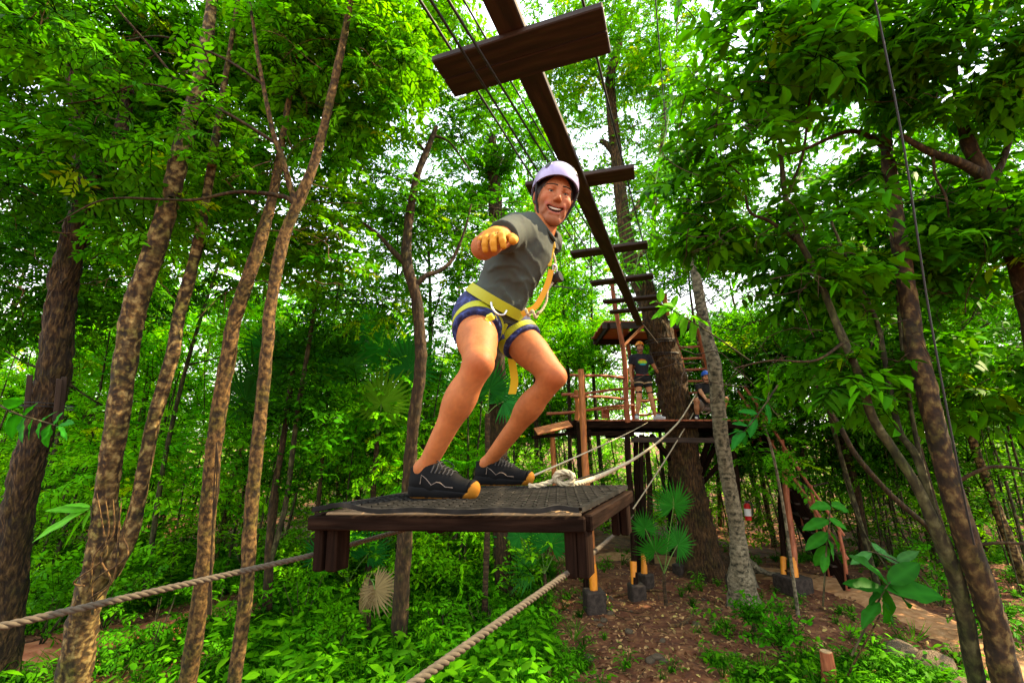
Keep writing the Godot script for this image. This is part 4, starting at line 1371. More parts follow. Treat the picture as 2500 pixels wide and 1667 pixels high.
	board(t, "frame_beam", Vector3(2.16, uy - .1, -10.5), Vector3(4.35, uy - .1, -10.5), .05, .15, M.wood_brown)
	board(t, "frame_beam", Vector3(2.24, uy - .1, -12.25), Vector3(4.35, uy - .1, -12.25), .05, .15, M.wood_brown)
	board(t, "frame_beam", Vector3(2.3, uy - .12, -10.45), Vector3(2.34, uy - .12, -12.3), .06, .14, M.wood_dark)
	board(t, "frame_beam", Vector3(3.05, uy - .12, -10.55), Vector3(3.05, uy - .12, -12.25), .06, .13, M.wood_dark)
	board(t, "frame_beam", Vector3(4.25, uy - .12, -10.55), Vector3(4.25, uy - .12, -12.25), .06, .13, M.wood_dark)
	board(t, "brace", W(1519, 847, 10.1), W(1570, 796, 10.5), .06, .05, M.wood_orange)
	board(t, "rail", W(1490, 738, 10.0), W(1600, 728, 10.6), .07, .04, M.wood_brown)
	pole(t, "post", W(1630, 770, 10.7), W(1624, 718, 10.7), .05, .045, M.wood_orange, 0.3)
	wire(t, "rope_end", smooth([W(1516, 790, 10.0), W(1519, 812, 10.0), W(1517, 836, 10.0), W(1521, 855, 10.0)], 5), .018, M.rope_grey)
	# cables round the tree
	var tw := thing("tree_cables", "thin steel cables wound round the leaning tree under the upper platform", "cable", W(1615, 845, 10.7))
	for y in [[832, 66], [838, 66], [864, 70], [869, 70], [914, 73]]:
		var ring := PackedVector3Array()
		var c := W(lerpf(1612, 1636, (y[0] - 832) / 80.0), y[0], 10.75)
		for i in 25:
			ring.append(c + Vector3(cos(TAU * i / 24.0) * (y[1] * 10.75 / F * .5 + .025), sin(TAU * i / 24.0 + y[0]) * .03, sin(TAU * i / 24.0) * (y[1] * 10.75 / F * .5 + .025)))
		wire(tw, "cable", ring, .009, M.cable)
	wire(tw, "anchor_cable", PackedVector3Array([W(1545, 760, 10.2), W(1606, 838, 10.35)]), .012, M.rope_grey)
	# ladder
	var l := thing("ladder", "reddish wooden ladder from the deck up to the platform beside the leaning tree", "ladder", W(1715, 1020, 11.3))
	pole(l, "rail", W(1692, 1012, 11.4), W(1648, 812, 11.4), .035, .032, M.wood_red, 0.3)
	pole(l, "rail", W(1752, 1012, 11.3), W(1704, 800, 11.3), .05, .045, M.wood_red, 0.3)
	for y in [848, 876, 903, 931, 959, 986]:
		var f: float = (y - 812.0) / 200.0
		board(l, "rung", W(lerpf(1648, 1692, f) - 3, y + 1, 11.36), W(lerpf(1704, 1752, f) + 2, y - 3, 11.3), .06, .05, M.wood_red)
	# stairs down to the sand path
	t = thing("stairs", "steep dark wooden staircase with handrails from the deck to the sand path", "stairs", GD(2060, 9.0))
	var ta := Vector3(5.75, DY - .1, -11.0)
	var tb := GD(2078, 9.3) + Vector3(0, .1, 0)
	var back := Vector3(.25, 0, -.85)
	board(t, "stringer", ta, tb, .05, .26, M.wood_dark)
	board(t, "stringer", ta + back, tb + back, .05, .26, M.wood_dark)
	for i in 11:
		var f := (i + .6) / 11.5
		var p := ta.lerp(tb, f) + Vector3(0, .1, 0)
		board(t, "tread", p, p + back, .24, .035, M.wood_brown)
	for s in [Vector3.ZERO, back]:
		for f in [.1, .42, .72, .98]:
			var p: Vector3 = ta.lerp(tb, f) + s
			pole(t, "post", p - Vector3(0, .1, 0), p + Vector3(0, .95, 0), .035, .03, M.wood_red, 0.3)
		for hgt in [.5, .92]:
			pole(t, "handrail", ta + s + Vector3(-.1, hgt, 0), tb + s + Vector3(.05, hgt, 0), .03, .028, M.wood_red, 0.4)
	painted_post(t, 1918, 9.8, W(1908, 1160, 10.2), .055, M.wood_dark, .4)
	painted_post(t, 1945, 9.6, W(1917, 1135, 10.0), .06, M.wood_red, .45)
	board(t, "cross_bar", W(1950, 1193, 9.9), W(2022, 1178, 9.9), .04, .03, M.wood_brown)
	# fire extinguisher
	var fe := W(1826, 1248, 10.6)
	var e := thing("fire_extinguisher", "red fire extinguisher with a white label hanging behind the pale blotched trunk", "fire extinguisher", fe)
	var mb := MB.new()
	mb.tube(PackedVector3Array([fe + Vector3(0, -.2, 0), fe + Vector3(0, -.19, 0), fe + Vector3(0, .12, 0), fe + Vector3(0, .16, 0), fe + Vector3(0, .18, 0)]), PackedFloat32Array([.06, .075, .075, .05, .025]), 16)
	part(e, "cylinder", mb.mesh(mat(.3, lin(.5, .012, .012), false)))
	mb = MB.new()
	mb.tube(PackedVector3Array([fe + Vector3(0, -.1, 0), fe + Vector3(0, .06, 0)]), PackedFloat32Array([.0765, .0765]), 16, Color.WHITE, false)
	part(e, "label", mb.mesh(mat(.5, lin(.7, .7, .68), false)))
	mb = MB.new()
	mb.box(Transform3D(Basis(Vector3.FORWARD, .3), fe + Vector3(.02, .215, 0)), Vector3(.12, .02, .03))
	mb.box(Transform3D(Basis(), fe + Vector3(0, .19, 0)), Vector3(.04, .05, .04))
	part(e, "handle", mb.mesh(M.cable))
	wire(e, "hose", smooth([fe + Vector3(.02, .2, 0), fe + Vector3(.11, .16, .02), fe + Vector3(.1, 0, .02), fe + Vector3(.085, -.1, .03)], 5), .012, M.cable)


# ---------------------------------------------------------------- the ladder-like beam overhead
func overhead_ladder() -> void:
	var a := W(1228, 20, 2.35)
	var b := W(1562, 792, 10.6)
	var dir := (b - a).normalized()
	var flat := Vector3(dir.x, 0, dir.z).normalized()
	var across := flat.cross(Vector3.UP).normalized()
	var t := thing("overhead_walkway", "dark wooden beam with cross planks running overhead to the upper platform", "walkway", a)
	board(t, "beam", a - dir * 1.2, b, .15, .05, M.wood_brown, Vector3.UP, .006)
	var k := 0
	for y in [117, 452, 618, 690, 737, 762]:
		# find the place along the beam that is seen at that height
		var lo := 0.0
		var hi := 1.0
		for i in 30:
			var m := (lo + hi) * .5
			var q := view.transposed() * (a.lerp(b, m) - EYE)
			if 833.5 - q.y / -q.z * F < y: lo = m
			else: hi = m
		var c := a.lerp(b, lo)
		var turn := Basis(Vector3.UP, [0.0, 0.06, .02, -.02, .03, 0][k])
		var half := across * 0.49
		if k == 0:
			for s in [-1, 1]:
				board(t, "cross_plank", c + flat * s * .076 - half - Vector3(0, .046, 0), c + flat * s * .076 + half - Vector3(0, .046 , 0), .148, .04, M.wood_brown, Vector3.UP, .006)
		else:
			board(t, "cross_plank", c - turn * half + Vector3(0, .047, 0), c + turn * half + Vector3(0, .047, 0), .2, .042, M.wood_brown, Vector3.UP, .006)
		k += 1
	# cables beside it
	var cs := [[1018, -10, 2.3, 1500, 742, 10.2, .009, "outermost dark steel cable left of the overhead beam"], [1045, -10, 2.0, 1515, 735, 10.2, .008, "second dark cable from the left, passing under the first plank"], [1088, -10, 2.0, 1545, 725, 10.2, .008, "third dark cable from the left, passing under the first plank"], [1126, -10, 2.6, 1552, 716, 10.2, .007, "cable nearest the left edge of the overhead beam"], [1420, -10, 2.6, 1604, 724, 10.2, .009, "dark cable through the right ends of the overhead planks"], [1600, -10, 4.5, 1628, 330, 6.5, .007, "thin cable hanging high between the walkway and the near leaves"], [1352, 698, 2.6, 1462, 704, 9.6, .005, "thin wire level with the climber's waist running to the upper platform"]]
	for c in cs:
		var o := wire(self, "steel_cable", sag(W(c[0], c[1], c[2]), W(c[3], c[4], c[5]), .02), c[6], M.cable)
		meta(o, c[7], "cable", "steel cables of the walkway")
	var o := wire(self, "steel_cable", smooth([W(2125, -60, 3.7), W(2206, 350, 3.85), W(2270, 765, 3.95), W(2342, 1150, 3.95), W(2380, 1330, 4.0)], 8), .008, M.cable)
	meta(o, "long black cable hanging down past the stout trunk at the right", "cable", "steel cables of the walkway")


# ---------------------------------------------------------------- the hanging platform in front
var PF: Array[Vector3] = []


func on_platform(px: float, py: float) -> Vector3:
	var n := (PF[1] - PF[0]).cross(PF[3] - PF[0]).normalized()
	var dir := (W(px, py, 1.0) - EYE).normalized()
	return EYE + dir * ((PF[0] - EYE).dot(n) / dir.dot(n))


func mat_point(u: float, v: float) -> Vector3:
	var up := (PF[1] - PF[0]).cross(PF[3] - PF[0]).normalized()
	if up.y < 0.0: up = -up
	var lift := .004 + .013 * exp(-pow((u - .93) / .05, 2.0)) * maxf(0.0, 1.0 - v * 2.0) + .015 * exp(-pow((u - .12) / .09, 2.0)) * maxf(0.0, 1.0 - v * 3.0) + .003 * sin(u * 19.0) * (1.0 - v)
	return PF[0] + (PF[1] - PF[0]) * lerpf(.03, .995, u) + (PF[3] - PF[0]) * lerpf(-.035, .96, v) + up * lift


func platform() -> void:
	var fl := W(762, 1250, 1.54)
	var fr := W(1424, 1252, 1.38)
	var br := W(1534, 1192, 2.05)
	var bl := fl + br - fr
	PF = [fl, fr, br, bl]
	var up := (fr - fl).cross(bl - fl).normalized()
	if up.y < 0.0: up = -up
	var ex := (fr - fl).normalized()
	var ez := (bl - fl).normalized()
	var t := thing("hanging_platform", "swinging wooden platform with a black rubber mat that the climber stands on", "platform", (fl + br) * .5)
	# frame
	board(t, "front_beam", fl - up * .033 - ex * .005, fr - up * .033 + ex * .005, .04, .044, M.wood_dark, up)
	board(t, "side_beam", fr - up * .033 + ez * .022, br - up * .033, .04, .05, M.wood_dark, up)
	board(t, "side_beam", fl - up * .033 + ez * .022, bl - up * .033, .04, .05, M.wood_dark, up)
	board(t, "back_beam", bl - up * .033 + ex * .022, br - up * .033 - ex * .022, .04, .05, M.wood_dark, up)
	for i in 6:
		var f := (i + .5) / 6.0
		var q := fl.lerp(bl, lerpf(.02, .98, f)) - up * .012
		board(t, "plank", q + ex * .022, q + (fr - fl) - ex * .024, fl.distance_to(bl) / 6.0 - .008, .018, M.wood_tan, up)
	# legs: pairs of short boards that straddle the ropes
	for l in [[fl, 0.012, 1], [fl, .062, 1], [fr, -.014, 1], [fr, -.05, 1]]:
		var p: Vector3 = l[0] + ex * l[1] + ez * .05 - up * .055
		board(t, "leg", p, p - up * .135, .036 if l[1] != .062 else .045, .07, M.wood_dark, ez)
	for l in [[bl, .02], [bl, .06], [br, -.012], [br, -.05]]:
		var p: Vector3 = l[0] + ex * l[1] - ez * .05 - up * .055
		board(t, "leg", p, p - up * .13, .034, .07, M.wood_dark, ez)
	# honeycomb mat: zigzag ribs that meet, on the planks, its front edge lifting at both ends
	var mb := MB.new()
	var cols := 24
	var rows := 13
	var wl := fl.distance_to(fr)
	var dl := fl.distance_to(bl)
	for j in rows + 1:
		var flip := 1.0 if j % 2 else -1.0
		for i in cols:
			for s in 2:
				var u0 := (i + s * .5) / cols
				var u1 := (i + s * .5 + .5) / cols
				var v0 := (j + flip * (.5 if s else -.5) * .84) / rows
				var v1 := (j - flip * (.5 if s else -.5) * .84) / rows
				if j == 0: v0 = maxf(v0, 0.0); v1 = maxf(v1, 0.0)
				if j == rows: v0 = minf(v0, 1.0); v1 = minf(v1, 1.0)
				var a: Vector3 = mat_point(u0, v0)
				var b: Vector3 = mat_point(u1, v1)
				var side := (b - a).cross(up).normalized() * .0042
				var h := up * .013
				mb.face([a + side + h, b + side + h, b - side + h, a - side + h], up)
				mb.face([a + side, b + side, b + side + h, a + side + h], side.normalized())
				mb.face([a - side, b - side, b - side + h, a - side + h], -side.normalized())
	# rim
	for e in [[0.0, 0.0, 1.0, 0.0], [1.0, 0.0, 1.0, 1.0], [0.0, 1.0, 1.0, 1.0], [0.0, 0.0, 0.0, 1.0]]:
		for i in 40:
			var f0 := i / 40.0
			var f1 := (i + 1) / 40.0
			var a: Vector3 = mat_point(lerpf(e[0], e[2], f0), lerpf(e[1], e[3], f0))
			var b: Vector3 = mat_point(lerpf(e[0], e[2], f1), lerpf(e[1], e[3], f1))
			var side := (b - a).cross(up).normalized() * .009
			var h := up * .0125
			mb.face([a + side + h, b + side + h, b - side + h, a - side + h], up)
			mb.face([a + side - up * .002, b + side - up * .002, b + side + h, a + side + h], side.normalized())
			mb.face([a - side - up * .002, b - side - up * .002, b - side + h, a - side + h], -side.normalized())
	part(t, "rubber_mat", mb.mesh(M.rubber))


func ropes() -> void:
	var mb := MB.new()
	rope(mb, sag(W(-90, 1550, 1.0), W(785, 1350, 1.6), .0, 6), .0092)
	rope(mb, sag(W(785, 1350, 1.6), W(1500, 1140, 9.6), .02, 8), .0105, 6.0, 5)
	var o := part(self, "carrier_rope", mb.mesh(M.rope_grey))
	meta(o, "weathered rope running from the left edge through the legs of the hanging platform", "rope")
	mb = MB.new()
	rope(mb, sag(W(930, 1725, .72), W(1410, 1382, 1.44), .0, 6), .0088)
	rope(mb, sag(W(1410, 1382, 1.44), W(1548, 1256, 9.3), .02, 8), .0105, 6.0, 5)
	o = part(self, "carrier_rope", mb.mesh(M.rope_grey))
	meta(o, "thick weathered rope rising from the bottom edge to the right legs of the platform", "rope")
	# the pull rope with its knot on the platform
	var t := thing("pull_rope", "thick pale rope pulled from the knot on the platform up to the crouching guide", "rope", on_platform(1380, 1192))
	var k := on_platform(1384, 1196) + Vector3(0, .022, 0)
	mb = MB.new()
	rope(mb, smooth([k + Vector3(.02, 0, 0), W(1440, 1172, 2.3), W(1500, 1146, 3.4), W(1560, 1113, 4.8), W(1620, 1068, 6.6), W(1665, 1020, 8.6), W(1700, 962, 10.3)], 10), .014, 7.0, 6)
	part(t, "line", mb.mesh(M.rope))
	mb = MB.new()
	var loop := []
	for i in 22:
		var a := i * .62
		loop.append(k + view.x * (cos(a) * .04 - .012) + Vector3(0, .03 + sin(a) * .026, 0) + Vector3(0, 0, (i - 11) * -.0022))
	loop.append(k + Vector3(-.08, .01, .0)); loop.append(k + Vector3(-.13, -.004, .01)); loop.append(k + Vector3(-.17, -.006, .0))
	rope(mb, smooth(loop, 4), .0125, 7.0, 6)
	part(t, "knot", mb.mesh(M.rope))
	mb = MB.new()
	rope(mb, smooth([W(1700, 962, 10.3), W(1706, 985, 10.4), W(1712, 1006, 10.45), W(1725, 1010, 10.45), W(1736, 1000, 10.45), W(1740, 975, 10.5)], 6), .018, 7.0, 5)
	part(t, "slack_loop", mb.mesh(M.rope))
	var th := wire(self, "thin_line", sag(W(1546, 1242, 9.0), W(1694, 1008, 10.3), .04), .014, M.rope)
	meta(th, "thin white line from the deck edge down to a post behind the platform", "rope")
	th = wire(self, "thin_line", sag(W(1300, 1162, 2.6), W(1582, 1031, 9.9), .02), .006, M.rope)
	meta(th, "thin pale line from behind the climber's shoe up to the deck front", "rope")


# ---------------------------------------------------------------- palms and low growth
func palms() -> void:
	var G1 := Color(.025, .2, .03)
	fan_palm("small blue green fan palm growing beside the orange footed posts under the deck", W(1622, 1400, 8.0), [[W(1645, 1235, 7.9), .5, Vector3(.1, .2, 1)], [W(1600, 1345, 7.7), .45, Vector3(-.2, .1, 1)], [W(1575, 1290, 8.1), .36, Vector3(-.6, .5, .6)], [W(1655, 1330, 8.2), .45, Vector3(.5, .6, .4)]], false, Color(.03, .2, .02))
	fan_palm("tall fan palm with one bright yellow green fan, left of the winding tree", W(922, 1060, 8.6), [[W(930, 985, 8.5), .85, Vector3(0.1, .1, 1), Color(.17, .42, .02)], [W(950, 850, 8.6), .95, Vector3(.2, .25, 1), Color(.03, .27, .03)], [W(850, 850, 8.9), .9, Vector3(-.3, .9, .5), Color(.03, .2, .02)], [W(840, 900, 8.4), .8, Vector3(-.5, .6, .6), Color(.06, .26, .06)], [W(1000, 900, 8.6), .8, Vector3(.5, .7, .4), G1], [W(905, 800, 9.0), .8, Vector3(0, .8, .5), G1]], true, G1)
	fan_palm("dark fan palm behind the smooth branching trunk", W(690, 1060, 8.2), [[W(640, 940, 8.0), .85, Vector3(-.4, .2, 1), Color(.015, .09, .008)], [W(600, 980, 8.1), .8, Vector3(-.6, .1, 1), Color(.015, .09, .008)], [W(700, 880, 8.3), .8, Vector3(.1, .4, .9), Color(.015, .1, .014)], [W(760, 880, 8.4), .8, Vector3(.4, .5, .8), G1], [W(660, 850, 8.5), .75, Vector3(-.1, .8, .4), G1]], true, Color(.012, .09, .014))
	fan_palm("fan palm with spiky leaves low behind the right side of the hanging platform", W(1330, 1400, 8.0), [[W(1345, 1330, 7.8), .6, Vector3(.1, .4, 1), G1], [W(1270, 1310, 7.9), .6, Vector3(-.4, .6, .7), G1], [W(1390, 1290, 8.2), .6, Vector3(.5, .5, .8), G1], [W(1310, 1270, 8.3), .6, Vector3(0, .8, .5), G1], [W(1290, 1390, 7.7), .55, Vector3(-.3, .3, 1), Color(.04, .22, .03)]], false, G1)
	fan_palm("small fan palm seen under the left leg of the hanging platform", W(850, 1420, 8.0), [[W(840, 1330, 7.9), .55, Vector3(-.1, .3, 1), Color(.02, .2, .03)], [W(900, 1350, 8.0), .5, Vector3(.5, .5, .8), G1], [W(790, 1360, 8.0), .5, Vector3(-.5, .6, .7), G1]], false, G1)
	fan_palm("pair of fan palm leaves hanging behind the climber's legs", W(1190, 1010, 7.7), [[W(1195, 950, 7.6), .55, Vector3(.2, .1, 1), Color(.015, .12, .02)], [W(1140, 960, 7.7), .55, Vector3(-.6, .3, .8), G1], [W(1230, 980, 7.8), .5, Vector3(.5, .4, .8), G1]], true, G1)
	# a feathery frond hanging between the walkway and the trees on the right
	var fr := thing("palm_frond", "feathery palm frond with thin leaflets hanging right of the overhead walkway", "palm frond", W(1625, 250, 8.0))
	var rib := smooth([W(1640, 240, 8.2), W(1625, 330, 8.0), W(1600, 450, 7.8), W(1570, 580, 7.7), W(1545, 690, 7.7)], 8)
	wire(fr, "rib", rib, .01, M.leaf_stalk)
	var lm := MB.new()
	for i in rib.size() - 1:
		var tn := (rib[i + 1] - rib[i]).normalized()
		for s in [-1.0, 1.0]:
			var dr: Vector3 = (tn * .55 + tn.cross(view.z).normalized() * s + Vector3(0, -.25, rng.randf_range(-.2, .2))).normalized()
			lm.leaf(rib[i], dr, view.z, .62 * sin(PI * (i + 4.0) / (rib.size() + 7.0)), .022, Color(.07, .26, .02) * rng.randf_range(.7, 1.3), .35)
	part(fr, "leaflets", lm.mesh(M.leaf))
	# a withered one
	fan_palm("withered brown fan palm drooping below the left side of the platform", W(905, 1415, 6.4), [[W(915, 1440, 6.3), .4, Vector3(-.4, .3, 1), Color(.3, .22, .1)], [W(890, 1450, 6.4), .4, Vector3(-.8, .3, .6), Color(.26, .18, .08)], [W(930, 1430, 6.4), .35, Vector3(.6, .5, .6), Color(.28, .2, .1)]], false, Color(.3, .2, .1), "")


func small_plants() -> void:
	# shrubs that can be told apart
	var list := [
		[360, 6.6, .9, "bushy plant at the foot of the forked mottled tree, right of it"], [250, 7.6, 1.0, "leafy shrub behind the fork of the mottled tree"], [520, 7.2, .8, "leafy shrub between the mossy trunk and the branching trunk"], [730, 7.6, .9, "shrub with shining leaves below the left end of the platform"], [820, 6.6, .6, "low bush in front of the withered palm"], [1080, 6.9, .7, "low bush under the middle of the platform"], [1180, 7.4, .6, "small bush at the foot of the dark straight tree"], [90, 7.0, .8, "bright green shrub right of the rough trunk at the far left"], [620, 9.0, 1.2, "taller shrub behind the twin stemmed tree"], [1000, 9.2, 1.2, "tall bush behind the winding tree, seen over the platform"], [1930, 6.6, .45, "low leafy plant beside the pale sapling"], [2300, 8.8, .9, "shrub behind the lichen covered stems at the right"], [2440, 7.0, .7, "shrub at the right edge between the stout trunk and the frame"], [1850, 7.4, .35, "small green plant on the roots of the pale blotched trunk"], [470, 5.9, .5, "low plant growing against the base of the mossy leaning trunk"]]
	var k := 0
	var r := RandomNumberGenerator.new()
	r.seed = 31
	for l in list:
		k += 1
		var foot := GD(l[0], l[1])
		var t := thing("shrub", l[3], "shrub", foot, "shrubs of the undergrowth")
		var s: float = l[2]
		var st := MB.new()
		for i in 5:
			var d := Vector3(r.randfn() * .35, 1, r.randfn() * .35)
			st.tube(PackedVector3Array([foot - Vector3(0, .05, 0), foot + d * s * .4, foot + d * s * .8]), PackedFloat32Array([.012, .008, .004]), 4)
		part(t, "stem", st.mesh(M.bark_lichen))
		var xf: Array[Transform3D] = []
		var cols: Array[Color] = []
		var n := int(26 * maxf(s, .5))
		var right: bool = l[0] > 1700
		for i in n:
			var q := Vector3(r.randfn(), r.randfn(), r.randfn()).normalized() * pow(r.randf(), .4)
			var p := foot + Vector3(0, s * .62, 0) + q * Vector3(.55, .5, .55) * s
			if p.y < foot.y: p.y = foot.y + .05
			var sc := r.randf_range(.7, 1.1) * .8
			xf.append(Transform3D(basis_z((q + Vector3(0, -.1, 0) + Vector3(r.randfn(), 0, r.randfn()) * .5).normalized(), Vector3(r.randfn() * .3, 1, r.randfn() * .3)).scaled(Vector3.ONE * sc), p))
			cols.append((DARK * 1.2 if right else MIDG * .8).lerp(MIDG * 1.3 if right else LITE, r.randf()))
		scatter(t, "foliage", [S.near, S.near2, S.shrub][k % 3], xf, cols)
	# herbs that cover the floor
	var nz := FastNoiseLite.new()
	nz.seed = 14
	nz.frequency = 0.5
	for kind in 4:
		var xf: Array[Transform3D] = []
		var cols: Array[Color] = []
		var want: int = [2600, 3600, 900, 500][kind]
		var guard := 0
		while xf.size() < want and guard < want * 12:
			guard += 1
			var px := r.randf_range(-250, 2750)
			var z := 4.3 + 8.5 * pow(r.randf(), 1.2)
			var p := GD(px, z)
			var dp := near_line(path_line, p)
			if dp < (.75 + .35 * nz.get_noise_2d(p.x * 3.0, p.z * 3.0)) and r.randf() < .97: continue
			if near_line(sand_line, p) < .65 or near_line(red_line, p) < .8: continue
			if px > 60 and px < 500 and z < 6.9 and r.randf() < .75: continue
			if px < 620 and r.randf() < (.62 if z < 7.2 else .3): continue
			if px > 1350 and z > 6.9 and z < 11.5 and r.randf() < .86: continue
			if px > 1350 and (kind == 0 or kind == 2) and r.randf() < .55: continue
			if px > 1500 and nz.get_noise_2d(p.x * 1.6, p.z * 1.6) < -.1: continue
			if px <= 1350 and nz.get_noise_2d(p.x * 1.3 + 50.0, p.z * 1.3) < -.32: continue
			var s := r.randf_range(.6, 1.3) * (1.25 if px < 1300 else .85)
			xf.append(Transform3D(Basis(Vector3(r.randfn() * .3, 1, r.randfn() * .3).normalized(), r.randf() * TAU).scaled(Vector3.ONE * s), p - Vector3(0, .02, 0)))
			var tone := clampf(.5 + nz.get_noise_2d(p.x * 2.0 + 9.0, p.z * 2.0) * .8 + r.randf_range(-.35, .35), 0, 1)
			cols.append(DARK.lerp(LITE, tone))
		var o := scatter(self, "ground_herbs", S.herb[kind], xf, cols)
		meta(o, ["broad green herbs carpeting the forest floor", "small leaved seedlings carpeting the forest floor", "large leaved herbs standing over the ground cover", "tufts of thin grass between the herbs"][kind], "ground cover", "", "stuff")


func ground_things() -> void:
	var r := RandomNumberGenerator.new()
	r.seed = 91
	# fallen leaves and sticks
	var lf := MB.new()
	lf.leaf(Vector3(0, 0, -.04), Vector3(0, .1, 1).normalized(), Vector3.UP, .085, .04, Color.WHITE, .35)
	var xf: Array[Transform3D] = []
	var cols: Array[Color] = []
	for i in 24000:
		var p := GD(r.randf_range(-200, 2700), 4.3 + 8.0 * pow(r.randf(), 1.3))
		if near_line(sand_line, p) < .5 and r.randf() < .85: continue
		var s := r.randf_range(.4, 1.15)
		xf.append(Transform3D(Basis(Vector3(r.randfn() * .35, 1, r.randfn() * .35).normalized(), r.randf() * TAU).scaled(Vector3(s, s, s)), p + Vector3(0, .012, 0)))
		var k := r.randf()
		cols.append(Color(.12, .05, .018).lerp(Color(.42, .24, .09), k * k) if r.randf() > .06 else Color(.4, .3, .08))
	var o := scatter(self, "leaf_litter", lf.mesh(M.dry), xf, cols)
	meta(o, "brown fallen leaves strewn over the forest floor", "leaf litter", "", "stuff")
	var mb := MB.new()
	for i in 480:
		var p := GD(r.randf_range(0, 2500), r.randf_range(4.6, 10.0))
		var a := r.randf() * TAU
		var d := Vector3(cos(a), 0, sin(a)) * r.randf_range(.12, .55)
		var line := PackedVector3Array()
		var rr := PackedFloat32Array()
		for k in 5:
			var q := p + d * (k / 4.0 - .5) + Vector3(r.randfn(), 0, r.randfn()) * .015
			q.y = ground(q.x, q.z) + .012
			line.append(q); rr.append(r.randf_range(.004, .009))
		mb.tube(line, rr, 4, Color.WHITE * r.randf_range(.6, 1.3))
	var tw := part(self, "fallen_twigs", mb.mesh(M.bark_ochre))
	meta(tw, "thin fallen twigs scattered over the forest floor", "twigs", "", "stuff")
	# stones on the bare earth
	var shapes := []
	for k in 4:
		var st := MB.new()
		st.ball(Vector3.ZERO, Basis(), Vector3(1, .55, .8), Color.WHITE, 9, 6)
		for i in st.v.size():
			var q := st.v[i]
			st.v[i] = q * (1.0 + .8 * wob.get_noise_3dv(q * 55.0 + Vector3(k * 40, 0, 0)))
		shapes.append(st.mesh(M.stone))
	var put := 0
	while put < 30:
		var px := r.randf_range(1380, 2150)
		var z := r.randf_range(4.9, 9.5)
		var p := GD(px, z)
		if near_line(path_line, p) > 1.5: continue
		var s := r.randf_range(.03, .085)
		var st := part(self, "stone", shapes[put % 4], Transform3D(Basis(Vector3.UP, r.randf() * TAU).scaled(Vector3(s, s, s)), p + Vector3(0, s * .15, 0)))
		meta(st, "small grey brown stone lying on the bare earth below the deck", "stone", "loose stones on the bare earth")
		put += 1
	# roots across the trodden earth
	for d in [[1400, 1455, 1640, 1450, "crooked surface root crossing the bare earth before the nearest footing"], [1640, 1530, 1730, 1490, "short yellowish root lying on the bare earth, middle of the clearing"], [1880, 1435, 2110, 1390, "long thin root stretching right from the pale blotched trunk"]]:
		var pts := []
		var rad := []
		for i in 7:
			var f := i / 6.0
			var q := G(lerpf(d[0], d[2], f), lerpf(d[1], d[3], f) + sin(f * 6.0) * 8.0)
			pts.append(q + Vector3(0, .015, 0)); rad.append(lerpf(.032, .016, f))
		var rt := limb(self, "surface_root", pts, rad, M.bark_ochre, int(d[0]), .2, 0.0, 5, 0.0)
		meta(rt, d[4], "root")
	# the sawn post by the bottom edge
	var foot := G(2035, 1690)
	var t := thing("cut_post", "short reddish sawn off post standing at the bottom edge of the clearing", "post", foot)
	pole(t, "stump", foot - Vector3(0, .1, 0), foot + Vector3(-.02, .42, 0), .075, .07, M.wood_red, 0.2, 12)
	mb = MB.new()
	mb.tube(PackedVector3Array([foot + Vector3(-.02, .41, 0), foot + Vector3(-.02, .426, 0)]), PackedFloat32Array([.064, .06]), 12)
	part(t, "cut_face", mb.mesh(M.wood_tan))
	# a dead stick leaning near it
	var stick := pole(self, "dead_stick", G(2060, 1670), W(2150, 1500, 4.9), .014, .008, M.bark_ochre, 0.8, 6)
	meta(stick, "pale bent dead stick leaning beside the sawn off post", "stick")
	# pale rocks beside the sand path
	for d in [[2290, 7.2, .35], [2420, 6.2, .4], [2200, 7.6, .3]]:
		var p := GD(d[0], d[1] - .75)
		var s: float = d[2]
		var st := part(self, "rock", shapes[put % 4], Transform3D(Basis(Vector3.UP, put * 1.3).scaled(Vector3(s, s, s)), p + Vector3(0, s * .1, 0)))
		meta(st, "mossy grey rock edging the sand path, %s" % ["behind the lichen covered stems", "between the stout trunk and the right edge", "nearest to the stairs"][put - 30], "rock", "rocks edging the sand path")
		put += 1


# ---------------------------------------------------------------- people
const SKIN := Color(.3, .1, .031)

class SkinField extends Field:
	var tone := Color(.52, .235, .115)
	var grain := FastNoiseLite.new()
	var red: Array = []          # places that are redder: [point, reach]
	func shade(p: Vector3, _g: Vector3) -> Color:
		var c := tone * (1.0 + .2 * grain.get_noise_3dv(p * 900.0) + .22 * grain.get_noise_3dv(p * 5200.0))
		for r in red:
			var t := clampf(1.0 - p.distance_to(r[0]) / float(r[1]), 0.0, 1.0)
			c = c.lerp(Color(tone.r * .85, tone.g * .55, tone.b * .5), t * .6)
		c.a = 1.0
		return c


